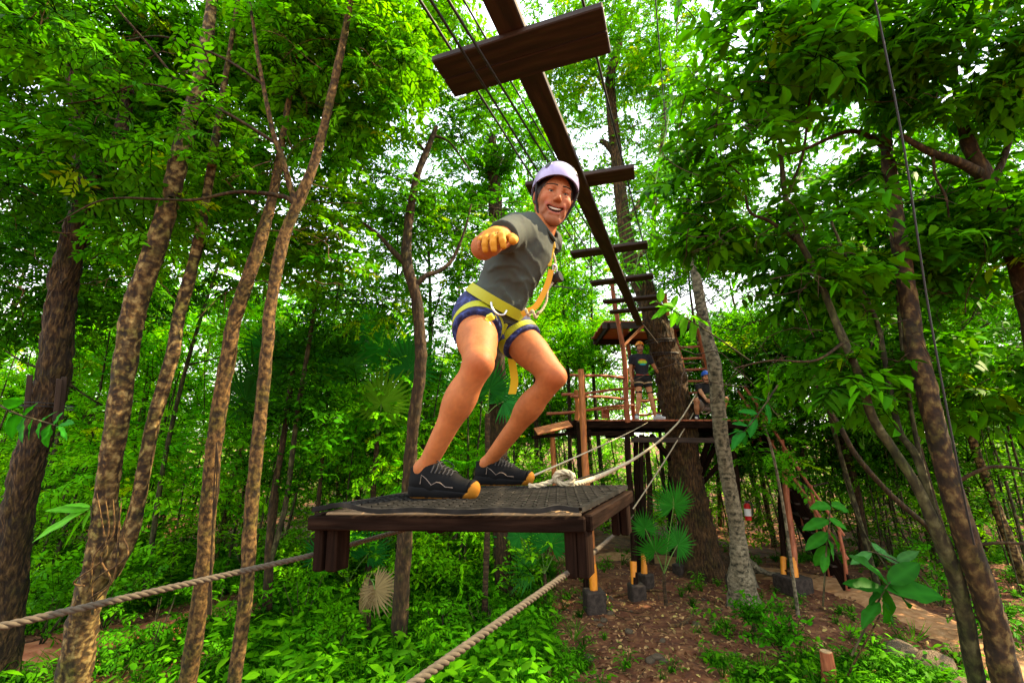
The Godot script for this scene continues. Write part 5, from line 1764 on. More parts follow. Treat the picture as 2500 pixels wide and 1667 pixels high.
class ClothField extends Field:
	var tone := Color(.035, .04, .034)
	var axis := Vector3.UP       # folds run across this
	var across := Vector3.RIGHT
	var depth := .006
	var grain := FastNoiseLite.new()
	var tight: Array = []        # [point, reach] where folds gather
	func fold(p: Vector3) -> float:
		var q := p.dot(axis)
		var s := p.dot(across)
		var w := grain.get_noise_3dv(p * 320.0)
		var k := .45
		for t in tight:
			k += clampf(1.0 - p.distance_to(t[0]) / float(t[1]), 0.0, 1.0)
		var v1 := pow(1.0 - absf(sin((q + s * .42) * 42.0 + w * 3.0)), 2.2)
		var v2 := pow(1.0 - absf(sin((q - s * .8) * 30.0 + w * 4.0 + 1.0)), 2.5)
		var m1 := clampf(.35 + 1.3 * grain.get_noise_3dv(p * 420.0 + Vector3(9, 0, 0)), 0.0, 1.0)
		var m2 := clampf(.2 + 1.3 * grain.get_noise_3dv(p * 420.0 + Vector3(0, 70, 0)), 0.0, 1.0)
		return -(v1 * m1 + v2 * m2) * depth * k
	func shade(p: Vector3, _g: Vector3) -> Color:
		return Color(tone.r, tone.g, tone.b) * (1.0 + .12 * grain.get_noise_3dv(p * 2500.0))


class Head extends Field:
	var tone := Color(.29, .1, .04)
	var beard := .35
	var brow := true
	func shade(p: Vector3, _g: Vector3) -> Color:
		var c := tone
		var ax := absf(p.x)
		if p.z > 0.02:
			var ch := clampf(1.0 - Vector2(ax - .045, p.y + .022).length() / .03, 0, 1)
			c = c.lerp(Color(tone.r, tone.g * .72, tone.b * .7), ch * .55)
			var ns := clampf(1.0 - Vector2(p.x, p.y + .015).length() / .018, 0, 1) * (1.0 if p.z > .1 else 0.0)
			c = c.lerp(Color(tone.r, tone.g * .75, tone.b * .7), ns * .6)
		var low := clampf((-.03 - p.y) / .02, 0, 1) * clampf((p.z + .03) / .03, 0, 1)
		if ax < .036 and p.y > -.042 : low *= .3
		c = c.lerp(Color(.13, .075, .05), low * beard)
		var lip := -.066 + 12.0 * p.x * p.x
		var e := pow(p.x / .038, 2.0) + pow((p.y - lip) / .012, 2.0)
		if p.z > .06 and e < 1.75:
			c = c.lerp(Color(.3, .085, .06), .75) if e > .8 else Color(.05, .012, .01)
		return c


func head_field(cell: float, smile := true) -> Head:
	var f := Head.new(Vector3(-.11, -.15, -.13), Vector3(.11, .15, .14), cell)
	var I := Basis()
	f.ell(Vector3(0, .038, -.015), I, Vector3(.075, .094, .097), .02)
	f.ell(Vector3(0, -.025, .03), I, Vector3(.062, .085, .064), .03)
	for s in [-1.0, 1.0]:
		f.cap(Vector3(s * .052, -.045, -.012), Vector3(s * .016, -.1, .062), .02, .017, .03)
		f.ell(Vector3(s * .041, -.02, .066), I, Vector3(.022, .019, .019), .025)
		f.cap(Vector3(s * .014, .031, .09), Vector3(s * .046, .03, .072), .009, .008, .018)
		f.ell(Vector3(s * .0105, -.027, .1), I, Vector3(.0075, .0065, .008), .006)
		f.ell(Vector3(s * .031, .01, .1), I, Vector3(.018, .0115, .02), .01, true)
		f.ell(Vector3(s * .031, .0178, .0768), I, Vector3(.017, .0058, .0132), .004)
		f.ell(Vector3(s * .031, .0012, .0768), I, Vector3(.016, .0058, .0125), .005)
		f.ell(Vector3(s * .078, -.004, -.008), Basis(Vector3.UP, s * .45), Vector3(.009, .031, .019), .008)
		f.cap(Vector3(s * .03, -.04, .084), Vector3(s * .042, -.072, .066), .008, .007, .014)
	f.ell(Vector3(0, -.1, .064), I, Vector3(.024, .017, .019), .025)
	f.cap(Vector3(0, .024, .09), Vector3(0, -.02, .109), .008, .0105, .014)
	f.cap(Vector3(-.026, -.046, .084), Vector3(.026, -.046, .084), .007, .007, .012)
	if smile:
		for i in range(-4, 5):
			var x := i * .0076
			f.ell(Vector3(x, -.065 + 12.0 * x * x, .097 - 9.0 * x * x), I, Vector3(.0075, .0088 * (1.0 - pow(x / .034, 2.0)) + .0012, .02), .004, true)
		f.cap(Vector3(-.018, -.078, .085), Vector3(.018, -.078, .085), .0065, .0065, .008)
	return f


# the head, with eyes and teeth, into a body's mesh
func head_into(mb: MB, f: Head, xf: Transform3D, iris := Color(.03, .016, .008)) -> void:
	f.net(mb, xf)
	for s in [-1.0, 1.0]:
		var e := Vector3(s * .03, .0095, .0745)
		mb.ball(xf * e, xf.basis, Vector3.ONE * .0115 * 1.0, Color(.22, .19, .17), 12, 8)
		mb.ball(xf * (e + Vector3(s * .0005, -.0005, .0082)), xf.basis, Vector3(.0063, .0063, .0036), iris, 10, 6)
		mb.ball(xf * (e + Vector3(s * .0005, -.0005, .0104)), xf.basis, Vector3(.0024, .0024, .0016), Color(.01, .01, .01), 8, 5)
	if f.brow:
		var tp := PackedVector3Array()
		var tr := PackedFloat32Array()
		for i in range(-6, 7):
			var x := i * .0045
			tp.append(xf * Vector3(x, -.0595 + 11.0 * x * x, .0825 - 12.0 * x * x)); tr.append(.0052 * (1.0 - pow(x / .036, 4.0)))
		mb.tube(tp, tr, 8, Color(.62, .58, .5))
	for s in [-1.0, 1.0]:   # brows, hair by hair
		for i in 22:
			var u := i / 21.0
			var x := lerpf(.011, .05, u)
			var y := .0315 + .006 * sin(u * 2.6) - .003 * u
			var from := f.out(Vector3(s * x, y, .04), Vector3(s * u * .25, 0, 1).normalized(), .12)
			var to := f.out(Vector3(s * (x + .006), y + lerpf(.005, -.001, u), .04), Vector3(s * u * .25, 0, 1).normalized(), .12)
			mb.tube(PackedVector3Array([xf * from, xf * (to + Vector3(0, 0, .0012))]), PackedFloat32Array([.003, .0016]), 4, Color(.035, .019, .011), false)


func helmet_point(th: float, ph: float, r: Vector3) -> Vector3:   # th round, ph from the top
	return Vector3(sin(ph) * sin(th) * r.x, cos(ph) * r.y, sin(ph) * cos(th) * r.z)


func helmet(parent: Node3D, xf: Transform3D, m: Material, col: Color, dark: Color, vents := true) -> void:
	var mb := MB.new()
	var nu := 36
	var nv := 14
	var r := Vector3(.099, .112, .122)
	for layer in 2:
		var k := mb.v.size()
		for j in nv + 1:
			for i in nu + 1:
				var th := TAU * i / nu
				var low := 1.62 + .14 * cos(th) * -1.0 + .12 * pow(absf(sin(th)), 2.0)   # rim: higher over the brow, lower behind and at the sides
				var ph := low * j / nv
				var rr := r - Vector3.ONE * .006 * layer
				var p: Vector3 = helmet_point(th, ph, rr)
				if j == nv and layer == 0: p *= Vector3(1.025, 1, 1.03)
				var nn := (p / (rr * rr)).normalized()
				mb.vert(xf * p, (xf.basis * nn * (1.0 if layer == 0 else -1.0)).normalized(), col)
		for j in nv:
			for i in nu:
				var a := k + j * (nu + 1) + i
				mb.quad(a, a + 1, a + nu + 2, a + nu + 1)
	var b := (nv) * (nu + 1)
	for i in nu:
		mb.quad(b + i, b + i + 1, b * 2 + nu + 1 + i + 1, b * 2 + nu + 1 + i)
	var o := part(parent, "helmet", mb.mesh(m))
	if not vents:
		return
	for s in [-1.0, 1.0]:
		for v in [[.85, .92, .028, .014], [1.75, 1.05, .022, .01], [1.3, .55, .016, .007]]:
			var vb := MB.new()
			var ctr := helmet_point(s * v[0], v[1], r)
			var n := (ctr / (r * r)).normalized()
			var bs := basis_z(n, Vector3(s * .25, 1, 0))
			vb.ball(xf * (ctr - n * .0005), xf.basis * bs, Vector3(v[3], v[2], .003), dark, 14, 8)
			part(o, "vent", vb.mesh(M.plastic))


# a flat band round a body, laid on its surface
func band(f: Field, ctr: Vector3, axis: Vector3, height: float, lift: float, most := 0.4, from := 0.0, to := TAU) -> MB:
	var mb := MB.new()
	var bs := basis_z(axis, Vector3.RIGHT)
	var n := 56
	var rows := [[], [], [], []]
	for i in n + 1:
		var a := lerpf(from, to, float(i) / n)
		var dir := bs.x * cos(a) + bs.y * sin(a)
		for e in 2:
			var c := ctr + bs.z * height * (e - .5)
			var p := f.out(c, dir, most)
			rows[e].append(p + dir * lift)
			rows[2 + e].append(p + dir * (lift - .004))
	# even the band out so it does not follow each crease
	for k in 4:
		var src: Array = rows[k].duplicate()
		for i in n + 1:
			var sum := Vector3.ZERO
			var w := 0.0
			for q in range(-4, 5):
				var at: int = i + q
				if to - from > 6.2: at = posmod(at, n)
				if at >= 0 and at <= n:
					sum += src[at]; w += 1.0
			var dir2: Vector3 = (src[i] - ctr).normalized()
			rows[k][i] = sum / w + dir2 * .002
	for i in n:
		var nn: Vector3 = ((rows[0][i] + rows[0][i + 1]) * .5 - ctr)
		nn = (nn - bs.z * nn.dot(bs.z)).normalized()
		mb.face([rows[0][i], rows[0][i + 1], rows[1][i + 1], rows[1][i]], nn)
		mb.face([rows[2][i], rows[2][i + 1], rows[3][i + 1], rows[3][i]], -nn)
		mb.face([rows[0][i], rows[0][i + 1], rows[2][i + 1], rows[2][i]], -bs.z)
		mb.face([rows[1][i], rows[1][i + 1], rows[3][i + 1], rows[3][i]], bs.z)
	return mb


class Shoe extends Field:
	var sole := false
	var black := Color(.012, .012, .014)
	var gum := Color(.25, .11, .015)
	func shade(p: Vector3, _g: Vector3) -> Color:
		if sole and (p.x > .24 + p.y * .8 or p.y < .0045):
			return gum
		return black


func shoe(parent: Node3D, xf: Transform3D, black: Color, gum: Color, cell := .005) -> void:
	var lo := Vector3(-.02, -.02, -.075)
	var hi := Vector3(.33, .17, .075)
	var f := Shoe.new(lo, hi, cell)
	f.black = black; f.gum = gum
	f.cap(Vector3(.045, .05, 0), Vector3(.13, .055, 0), .036, .042, .03)
	f.cap(Vector3(.13, .05, 0), Vector3(.25, .038, 0.004), .043, .032, .03)
	f.cap(Vector3(.05, .07, 0), Vector3(.04, .13, 0), .037, .032, .03)
	f.cap(Vector3(.09, .09, 0), Vector3(.1, .12, 0), .038, .036, .03)
	f.cap(Vector3(.1, .1, 0), Vector3(.19, .065, 0), .032, .03, .025)
	f.cut(Vector3(.05, .022, 0), Vector3(0, -1, 0), .6)
	f.cut(Vector3(.04, .118, 0), Vector3(-.12, 1, 0).normalized(), .09)
	f.ell(Vector3(.07, .13, 0), Basis(), Vector3(.036, .03, .028), .006, true)
	var mb := MB.new()
	f.net(mb, xf)
	var o := part(parent, "shoe", mb.mesh(M.shoe))
	var g := Shoe.new(lo, hi, cell)
	g.sole = true; g.black = black; g.gum = gum
	g.cap(Vector3(.045, .03, 0), Vector3(.15, .028, 0), .044, .042, .02)
	g.cap(Vector3(.15, .028, 0), Vector3(.262, .032, .004), .045, .036, .02)
	g.cap(Vector3(.268, .034, .004), Vector3(.278, .042, .004), .026, .02, .02)
	g.cut(Vector3(.1, .001, 0), Vector3(0, -1, 0), .6)
	g.cut(Vector3(.05, .045, 0), Vector3(.1, 1, 0).normalized(), .22)
	g.cut(Vector3(.2, .034, 0), Vector3(.0, 1, 0), .055)
	mb = MB.new()
	g.net(mb, xf)
	part(o, "sole", mb.mesh(M.shoe))
	# laces and the piping on the sides
	mb = MB.new()
	for i in 6:
		var x := .105 + i * .016
		var pts := PackedVector3Array()
		for k in 7:
			var a := lerpf(-.9, .9, k / 6.0)
			var p := f.out(Vector3(x, .06, 0), Vector3(.25, cos(a), sin(a)).normalized(), .15)
			pts.append(xf * (p + Vector3(0.004 * (k % 2), .002, 0)))
		var rr := PackedFloat32Array()
		rr.resize(7); rr.fill(.0028)
		mb.tube(pts, rr, 5)
	for s in [-1.0, 1.0]:   # the bow
		var c := Vector3(.11, .118, 0)
		var line := smooth([c, c + Vector3(.03, .02, s * .03), c + Vector3(.06, -.005, s * .05), c + Vector3(.035, -.015, s * .025), c], 4)
		var rr := PackedFloat32Array()
		rr.resize(line.size()); rr.fill(.0022)
		for i in line.size(): line[i] = xf * line[i]
		mb.tube(line, rr, 5)
	part(o, "laces", mb.mesh(M.lace))
	mb = MB.new()
	for s in [-1.0, 1.0]:
		var pts := PackedVector3Array()
		for q in [[.075, .055], [.08, .088], [.1, .075], [.125, .052], [.145, .062], [.16, .06], [.18, .045], [.21, .042]]:
			var p := f.out(Vector3(q[0], q[1], 0), Vector3(0, 0, s), .1)
			pts.append(xf * (p + Vector3(0, 0, s * .001)))
		var rr := PackedFloat32Array()
		rr.resize(pts.size()); rr.fill(.0015)
		mb.tube(pts, rr, 4)
	part(o, "piping", mb.mesh(M.piping))


# a hand at the wrist: f the way the fingers point, s towards the thumb, n the back of the hand
func hand(skin: Field, glove: Field, wrist: Vector3, f: Vector3, s: Vector3, n: Vector3, curl: float, bare: Array, spread := 0.0, size := 1.0) -> void:
	var k := size
	if glove:
		glove.cap(wrist + f * .0 * k, wrist + f * .05 * k, .031 * k, .033 * k, .015)
		glove.cap(wrist + f * .035 * k + s * .022 * k, wrist + f * .08 * k + s * .03 * k, .017 * k, .0145 * k, .02)
		glove.cap(wrist + f * .035 * k - s * .018 * k, wrist + f * .078 * k - s * .028 * k, .017 * k, .0135 * k, .02)
		glove.cap(wrist + f * .06 * k - s * .02 * k, wrist + f * .08 * k + s * .02 * k, .015 * k, .015 * k, .02)
	skin.cap(wrist - f * .01 * k, wrist + f * .06 * k, .026 * k, .026 * k, .015)
	var offs := [.033, .011, -.0115, -.032]
	var lens := [.072, .08, .074, .058]
	for i in 4:
		var p: Vector3 = wrist + (f * (.086 - absf(i - 1) * .004) + s * offs[i]) * k
		var dir := (f + s * (1.5 - i) * .06 + s * (1.5 - i) * spread).normalized()
		var ax := dir.cross(n).normalized()
		var r := [.0105, .0105, .01, .009][i] as float
		for j in 3:
			dir = dir.rotated(ax, -curl * [.5, 1.0, .8][j])
			var q: Vector3 = p + dir * lens[i] * [.45, .31, .26][j] * k
			skin.cap(p, q, r * k, r * .92 * k, .004)
			if glove and (j < 2 or not bare.has(i)) and not (bare.has(i) and j > 0):
				glove.cap(p, q, (r + .0028) * k, (r * .95 + .0028) * k, .004)
			p = q
			r *= .93
	# thumb, from the side of the palm
	var tp := wrist + (f * .025 + s * .03 - n * .008) * k
	var td := (f * .75 + s * .75 - n * .3).normalized()
	for j in 3:
		var q: Vector3 = tp + td * [.04, .034, .026][j] * k
		skin.cap(tp, q, .0125 * k, .0115 * k, .006)
		if glove:
			glove.cap(tp, q, .0155 * k, .0145 * k, .008)
		tp = q
		td = (td + f * .25 - s * .2).normalized()


func climber() -> void:
	M.shoe = mat(0.75)
	M.shoe.metallic_specular = 0.2
	M.lace = mat(0.8, lin(.015, .015, .017), false)
	M.piping = mat(0.6, lin(.16, .12, .09), false)
	var foot_at := on_platform(1150, 1215)
	var t := thing("person", "smiling person in white helmet, grey green tee and yellow harness balancing on the hanging platform", "person", foot_at)
	# joints
	var rs := W(1260, 562, 1.94)
	var ls := W(1338, 592, 2.2)
	var el := W(1180, 604, 1.66)
	var kn := W(1199, 574, 1.37)
	var hf := (view.z * .9 - view.x * .3 - view.y * .18).normalized()
	var hs := (view.x * .96 + view.y * .16).normalized()
	hs = (hs - hf * hs.dot(hf)).normalized()
	var hn := hs.cross(hf).normalized()
	if hn.dot(view.y) < 0.0: hn = -hn
	var wr := kn - hf * .085
	var pv := W(1185, 766, 2.08)
	var wa := W(1222, 728, 2.07)
	var ch := W(1271, 618, 2.07)
	var nb := W(1319, 562, 2.07)
	var hd := W(1351, 489, 2.08)
	var hip_r := W(1163, 785, 2.03)
	var hip_l := W(1243, 800, 2.13)
	var kn_r := W(1168, 890, 1.69)
	var kn_l := W(1352, 920, 1.95)
	var spine := (nb - wa).normalized()
	var side := (ls - rs).normalized()
	side = (side - spine * side.dot(spine)).normalized()
	var front := side.cross(spine).normalized()
	if front.dot(view.z) < 0.0: front = -front
	var tb := Basis(side, spine, front)
	if tb.determinant() < 0.0: tb = Basis(-side, spine, front)
	# feet on the platform
	var up := (PF[1] - PF[0]).cross(PF[3] - PF[0]).normalized()
	if up.y < 0.0: up = -up
	var h1 := on_platform(1000, 1224) + up * .014
	var t1 := on_platform(1190, 1228) + up * .014
	var h2 := on_platform(1160, 1192) + up * .014
	var t2 := on_platform(1325, 1192) + up * .014
	var feet := []
	for ft in [[h1, t1], [h2, t2]]:
		var fx: Vector3 = ft[1] - ft[0]
		fx = (fx - up * fx.dot(up)).normalized()
		feet.append(Transform3D(Basis(fx, up, fx.cross(up)), ft[0] - fx * .004))
	var an_r: Vector3 = feet[0] * Vector3(.065, .1, 0)
	var an_l: Vector3 = feet[1] * Vector3(.065, .1, 0)
	# body: one field for legs, trunk, neck and arms
	var lo := Vector3.ONE * 99.0
	var hi := -lo
	for p in [rs, ls, el, wr, pv, ch, nb, hip_r, hip_l, kn_r, kn_l, an_r, an_l, hd]:
		lo = lo.min(p); hi = hi.max(p)
	var pad := Vector3.ONE * .13
	var b := SkinField.new(lo - pad, hi + pad, .009)
	b.tone = SKIN
	b.red = [[kn_r + view.z * .05, .07], [kn_l + view.z * .04, .07], [el, .07]]
	for lg in [[hip_r, kn_r, an_r, 1.0], [hip_l, kn_l, an_l, .95]]:
		var hp: Vector3 = lg[0]
		var k: Vector3 = lg[1]
		var a: Vector3 = lg[2]
		var w: float = lg[3]
		var thigh := (k - hp).normalized()
		var shin := (a - k).normalized()
		var fwd := (thigh - shin).normalized()     # the side the kneecap is on
		b.cap(hp, hp.lerp(k, .5), .088 * w, .079 * w, .03)
		b.cap(hp.lerp(k, .45), k - thigh * .02, .078 * w, .057 * w, .03)
		b.ell(hp.lerp(k, .62) + fwd * .018, basis_z(thigh, fwd), Vector3(.06, .056, .12) * w, .03)
		b.ell(k + fwd * .026, basis_z(fwd, thigh), Vector3(.034, .036, .034) * w, .016)
		var crossw := thigh.cross(fwd).normalized()
		for sg in [-1.0, 1.0]:   # the muscle heads above the knee, the calf's two heads, the ankle bones
			b.ell(k - thigh * (.085 if sg > 0 else .105) + crossw * sg * .034 + fwd * .022, basis_z(thigh, fwd), Vector3(.03, .03, .055) * w, .018)
			b.ell(k.lerp(a, .27 if sg > 0 else .31) - fwd * .026 + crossw * sg * .02, basis_z(shin, fwd), Vector3(.03, .03, .085) * w, .02)
			b.ell(a + crossw * sg * .03 - shin * .01, basis_z(shin, fwd), Vector3(.012, .014, .015), .012)
		b.cap(k + fwd * .034 + shin * .02, k + fwd * .018 + shin * .1, .016, .02, .02)
		b.cap(k.lerp(a, .25) + fwd * .03, k.lerp(a, .8) + fwd * .016, .013, .012, .02)
		b.cap(k, k.lerp(a, .35), .052 * w, .05 * w, .03)
		b.cap(k.lerp(a, .3), a, .05 * w, .034 * w, .03)
		b.ell(k.lerp(a, .3) - fwd * .022, basis_z(shin, fwd), Vector3(.046, .042, .11) * w, .03)
		b.cap(a, a + shin * .03, .036 * w, .034 * w, .02)
	b.ell(pv, tb, Vector3(.14, .11, .105), .05)
	b.cap(pv, wa, .1, .1, .04)
	b.ell(ch, tb, Vector3(.14, .18, .095), .05)
	b.cap(rs, el, .05, .04, .03)
	b.cap(el, el.lerp(wr, .4), .043, .042, .02)
	b.cap(el.lerp(wr, .4), wr, .042, .028, .02)
	var el2 := W(1336, 600, 2.5)
	var wr2 := W(1344, 590, 2.72)
	b.cap(ls, el2, .05, .04, .03)
	b.cap(nb - spine * .03, hd - Vector3(0, .03, 0) - view.z * .02, .06, .055, .03)
	b.cap(nb, rs.lerp(nb, .3), .05, .05, .05)
	var mb := MB.new()
	b.net(mb)
	var fa := SkinField.new(el2.min(wr2) - Vector3.ONE * .07, el2.max(wr2) + Vector3.ONE * .07, .011)
	fa.tone = SKIN
	fa.cap(el2 + (ls - el2).normalized() * .1, el2, .042, .04, .02)
	fa.cap(el2, wr2, .04, .028, .02)
	fa.net(mb)
	# head
	var hu := (view.y * .96 + view.x * .2).normalized()
	var hz := (view.z * .95 + view.x * .16 + view.y * .1)
	hz = (hz - hu * hz.dot(hu)).normalized()
	var hx := Transform3D(Basis(hu.cross(hz).normalized(), hu, hz).scaled_local(Vector3.ONE * 1.06), hd)
	var hfield := head_field(.0034)
	head_into(mb, hfield, hx)
	# hand: skin and glove on a fine grid
	var hsk := SkinField.new(kn - Vector3(.13, .12, .13), kn + Vector3(.13, .1, .13), .0042)
	hsk.tone = SKIN
	var glo := ClothField.new(kn - Vector3(.13, .12, .13), kn + Vector3(.13, .1, .13), .0042)
	glo.tone = Color(.4, .17, .007)
	hand(hsk, glo, wr, hf, hs, hn, .62, [3], .16, .88)
	hsk.cap(wr - hf * .02, wr, .028, .027, .01)
	hsk.net(mb)
	part(t, "body", mb.mesh(M.skin))
	mb = MB.new()
	glo.net(mb)
	var gl := part(t, "glove", mb.mesh(M.leather))
	mb = MB.new()
	for i in 3:   # seams over the knuckles
		var p: Vector3 = wr + hf * .088 + hs * (.022 - i * .0225)
		var q := glo.out(p - hn * .0, hn, .06)
		mb.tube(PackedVector3Array([q - hf * .03, q + hf * .0, q + hf * .018 - hn * .006]), PackedFloat32Array([.0016, .0022, .0016]), 5)
	part(gl, "seam", mb.mesh(mat(.8, lin(.2, .09, .008), false)))
	glo = ClothField.new(wr2 - Vector3.ONE * .13, wr2 + Vector3.ONE * .13, .008)
	glo.tone = Color(.5, .27, .012)
	hsk = SkinField.new(wr2 - Vector3.ONE * .14, wr2 + Vector3.ONE * .14, .008)
	hand(hsk, glo, wr2, (wr2 - el2).normalized(), Vector3.UP, Vector3.RIGHT, .8, [])
	mb = MB.new()
	glo.net(mb)
	part(t, "glove", mb.mesh(M.leather))
	# shirt
	var slo := wa.min(rs).min(ls).min(nb) - Vector3(.19, .16, .16)
	var shi := wa.max(rs).max(ls).max(nb) + Vector3(.19, .1, .18)
	var s := ClothField.new(slo.min(rs + (el - rs).normalized() * .15 - Vector3.ONE * .09), shi.max(rs + (el - rs).normalized() * .15 + Vector3.ONE * .09), .007)
	s.axis = spine; s.across = side
	s.depth = .018
	s.tight = [[wa, .2], [rs - spine * .1, .12]]
	s.tone = Color(.036, .043, .034)
	s.ell(ch, tb, Vector3(.168, .19, .112), .05)
	s.cap(wa - spine * .03, ch, .117, .125, .06)
	s.ell(wa - spine * .045, tb, Vector3(.142, .08, .115), .05)
	s.cap(rs, rs.lerp(nb, .75), .06, .05, .04)
	s.cap(ls, ls.lerp(nb, .75), .062, .05, .04)
	var arm := (el - rs).normalized()
	s.cap(rs, rs + arm * .16, .066, .068, .04)
	s.cap(ls, ls + (el2 - ls).normalized() * .15, .064, .064, .03)
	s.bend(.03)
	s.cut(rs + arm * .15, arm, .1)
	s.cut(ls + (el2 - ls).normalized() * .14, (el2 - ls).normalized(), .1)
	s.cut(nb + spine * .032 + front * .005, (spine * .8 + front * .35).normalized(), .1)
	s.ell(nb + spine * .05 + front * .02, tb, Vector3(.07, .05, .062), .012, true)
	mb = MB.new()
	s.net(mb)
	var collar := []
	var cax := (spine * .85 + front * .38).normalized()
	var cb := basis_z(cax, side)
	for i in 25:
		var a := TAU * i / 24.0
		collar.append(nb + spine * .02 + front * .012 + (cb.x * cos(a) * .074 + cb.y * sin(a) * .066))
	var cl := smooth(collar, 2)
	var cr := PackedFloat32Array()
	cr.resize(cl.size()); cr.fill(.0085)
	mb.tube(cl, cr, 8, Color(.03, .036, .029), false)
	part(t, "shirt", mb.mesh(M.cloth))
	# shorts
	var plo := pv.min(hip_r).min(hip_l).min(wa).min(hip_r.lerp(kn_r, .4)).min(hip_l.lerp(kn_l, .4)) - Vector3.ONE * .15
	var phi := pv.max(hip_r).max(hip_l).max(wa).max(hip_r.lerp(kn_r, .4)).max(hip_l.lerp(kn_l, .4)) + Vector3.ONE * .15
	var sh := ClothField.new(plo, phi, .0075)
	sh.axis = spine; sh.across = side
	sh.depth = .004
	sh.tone = Color.WHITE
	sh.ell(pv, tb, Vector3(.153, .118, .128), .04)
	sh.cap(pv + spine * .0, wa - spine * .015, .118, .112, .04)
	var td_r := (kn_r - hip_r).normalized()
	var td_l := (kn_l - hip_l).normalized()
	sh.cap(hip_r, hip_r.lerp(kn_r, .45), .108, .102, .04)
	sh.cap(hip_l, hip_l.lerp(kn_l, .45), .104, .096, .04)
	sh.bend(.03)
	sh.cut(hip_r.lerp(kn_r, .3), td_r, .17)
	sh.cut(hip_l.lerp(kn_l, .34), td_l, .15)
	sh.cut(wa + spine * .0, spine, .2)
	mb = MB.new()
	sh.net(mb)
	part(t, "shorts", mb.mesh(M.shorts))
	# harness
	var lime := mat(.55, lin(.3, .31, .008), false)
	lime.uv1_triplanar = true
	lime.heightmap_enabled = true
	lime.heightmap_texture = M.cloth.heightmap_texture
	lime.heightmap_scale = .04
	lime.uv1_scale = Vector3(9, 9, 9)
	var merged := ClothField.new(wa - Vector3.ONE * .26, wa + Vector3.ONE * .26, .013)
	merged.ell(pv, tb, Vector3(.153, .118, .128), .04)
	merged.ell(wa - spine * .045, tb, Vector3(.146, .085, .12), .05)
	merged.cap(wa - spine * .03, ch, .12, .128, .06)
	part(t, "waist_belt", band(merged, wa - spine * .022, (spine + view.z * .1).normalized(), .044, .007).mesh(lime))
	part(t, "leg_loop", band(sh, hip_r.lerp(kn_r, .17), td_r, .032, .004, .125).mesh(lime))
	part(t, "leg_loop", band(sh, hip_l.lerp(kn_l, .25), td_l, .026, .004, .118).mesh(lime))
	var buckle := mat(.35, lin(.5, .5, .03), false)
	mb = MB.new()
	var bb := Basis(view.z, .5) * view
	mb.box(Transform3D(Basis(view.x, -.4) * bb, W(1186, 790, 1.86)), Vector3(.036, .04, .016), .004)
	mb.box(Transform3D(Basis(view.x, .3) * bb, W(1197, 775, 1.87)), Vector3(.03, .03, .014), .004)
	part(t, "buckle", mb.mesh(buckle))
	board(t, "strap", W(1203, 772, 1.9), W(1219, 812, 1.96), .026, .004, lime, view.z)
	board(t, "strap", W(1236, 790, 1.98), W(1222, 818, 2.0), .02, .004, lime, view.z)
	var tail := MB.new()
	var tl := [W(1247, 830, 2.2), W(1250, 880, 2.22), W(1256, 930, 2.22), W(1250, 962, 2.2)]
	var tls := smooth(tl, 5)
	for i in tls.size() - 1:
		var q := view.x * .019
		tail.face([tls[i] - q, tls[i] + q, tls[i + 1] + q, tls[i + 1] - q], view.z)
		tail.face([tls[i] - q - view.z * .003, tls[i] + q - view.z * .003, tls[i + 1] + q - view.z * .003, tls[i + 1] - q - view.z * .003], -view.z)
	part(t, "strap_tail", tail.mesh(mat(.6, lin(.55, .4, .01), false)))
	wire(t, "gear_loop", smooth([W(1199, 738, 1.905), W(1203, 755, 1.89), W(1216, 767, 1.885), W(1230, 768, 1.89), W(1237, 758, 1.9)], 6), .0045, M.steel)
	# lanyard with its pulleys
	var ly := thing("safety_lanyard", "orange and beige safety lanyard with two black pulleys at the climber's left side", "lanyard", W(1340, 680, 1.98))
	var orange := mat(.6, lin(.55, .27, .01), false)
	var strap := MB.new()
	var sp := smooth([W(1346, 658, 2.02), W(1338, 690, 1.98), W(1322, 726, 1.94), W(1306, 750, 1.92), W(1284, 762, 1.91), W(1274, 768, 1.92)], 6)
	for i in sp.size() - 1:
		var dd := (sp[i + 1] - sp[i]).normalized()
		var w := dd.cross(view.z).normalized() * .0125
		strap.face([sp[i] - w, sp[i] + w, sp[i + 1] + w, sp[i + 1] - w], view.z)
		strap.face([sp[i] - w - view.z * .004, sp[i] + w - view.z * .004, sp[i + 1] + w - view.z * .004, sp[i + 1] - w - view.z * .004], -view.z)
	part(ly, "strap", strap.mesh(orange))
	var yl := mat(.6, lin(.55, .33, .01), false)
	board(ly, "webbing", W(1344, 566, 2.1), W(1350, 606, 2.08), .026, .006, yl, view.z)
	board(ly, "webbing", W(1349, 606, 2.08), W(1341, 650, 2.05), .018, .006, yl, view.z)
	var rb := MB.new()
	rope(rb, smooth([W(1350, 690, 2.04), W(1337, 710, 2.0), W(1334, 735, 1.98), W(1322, 758, 1.95), W(1312, 764, 1.93)], 6), .006, 7.0, 5)
	rope(rb, smooth([W(1348, 612, 2.08), W(1356, 640, 2.06), W(1352, 662, 2.05)], 6), .006, 7.0, 5)
	var kp := []
	for i in 16:
		var a := i * .85
		kp.append(W(1282 + i * 2.3, 762 + i * .5, 1.9) + view.y * cos(a) * .013 + view.z * sin(a) * .013)
	rope(rb, smooth(kp, 4), .0062, 7.0, 5)
	part(ly, "rope", rb.mesh(M.rope))
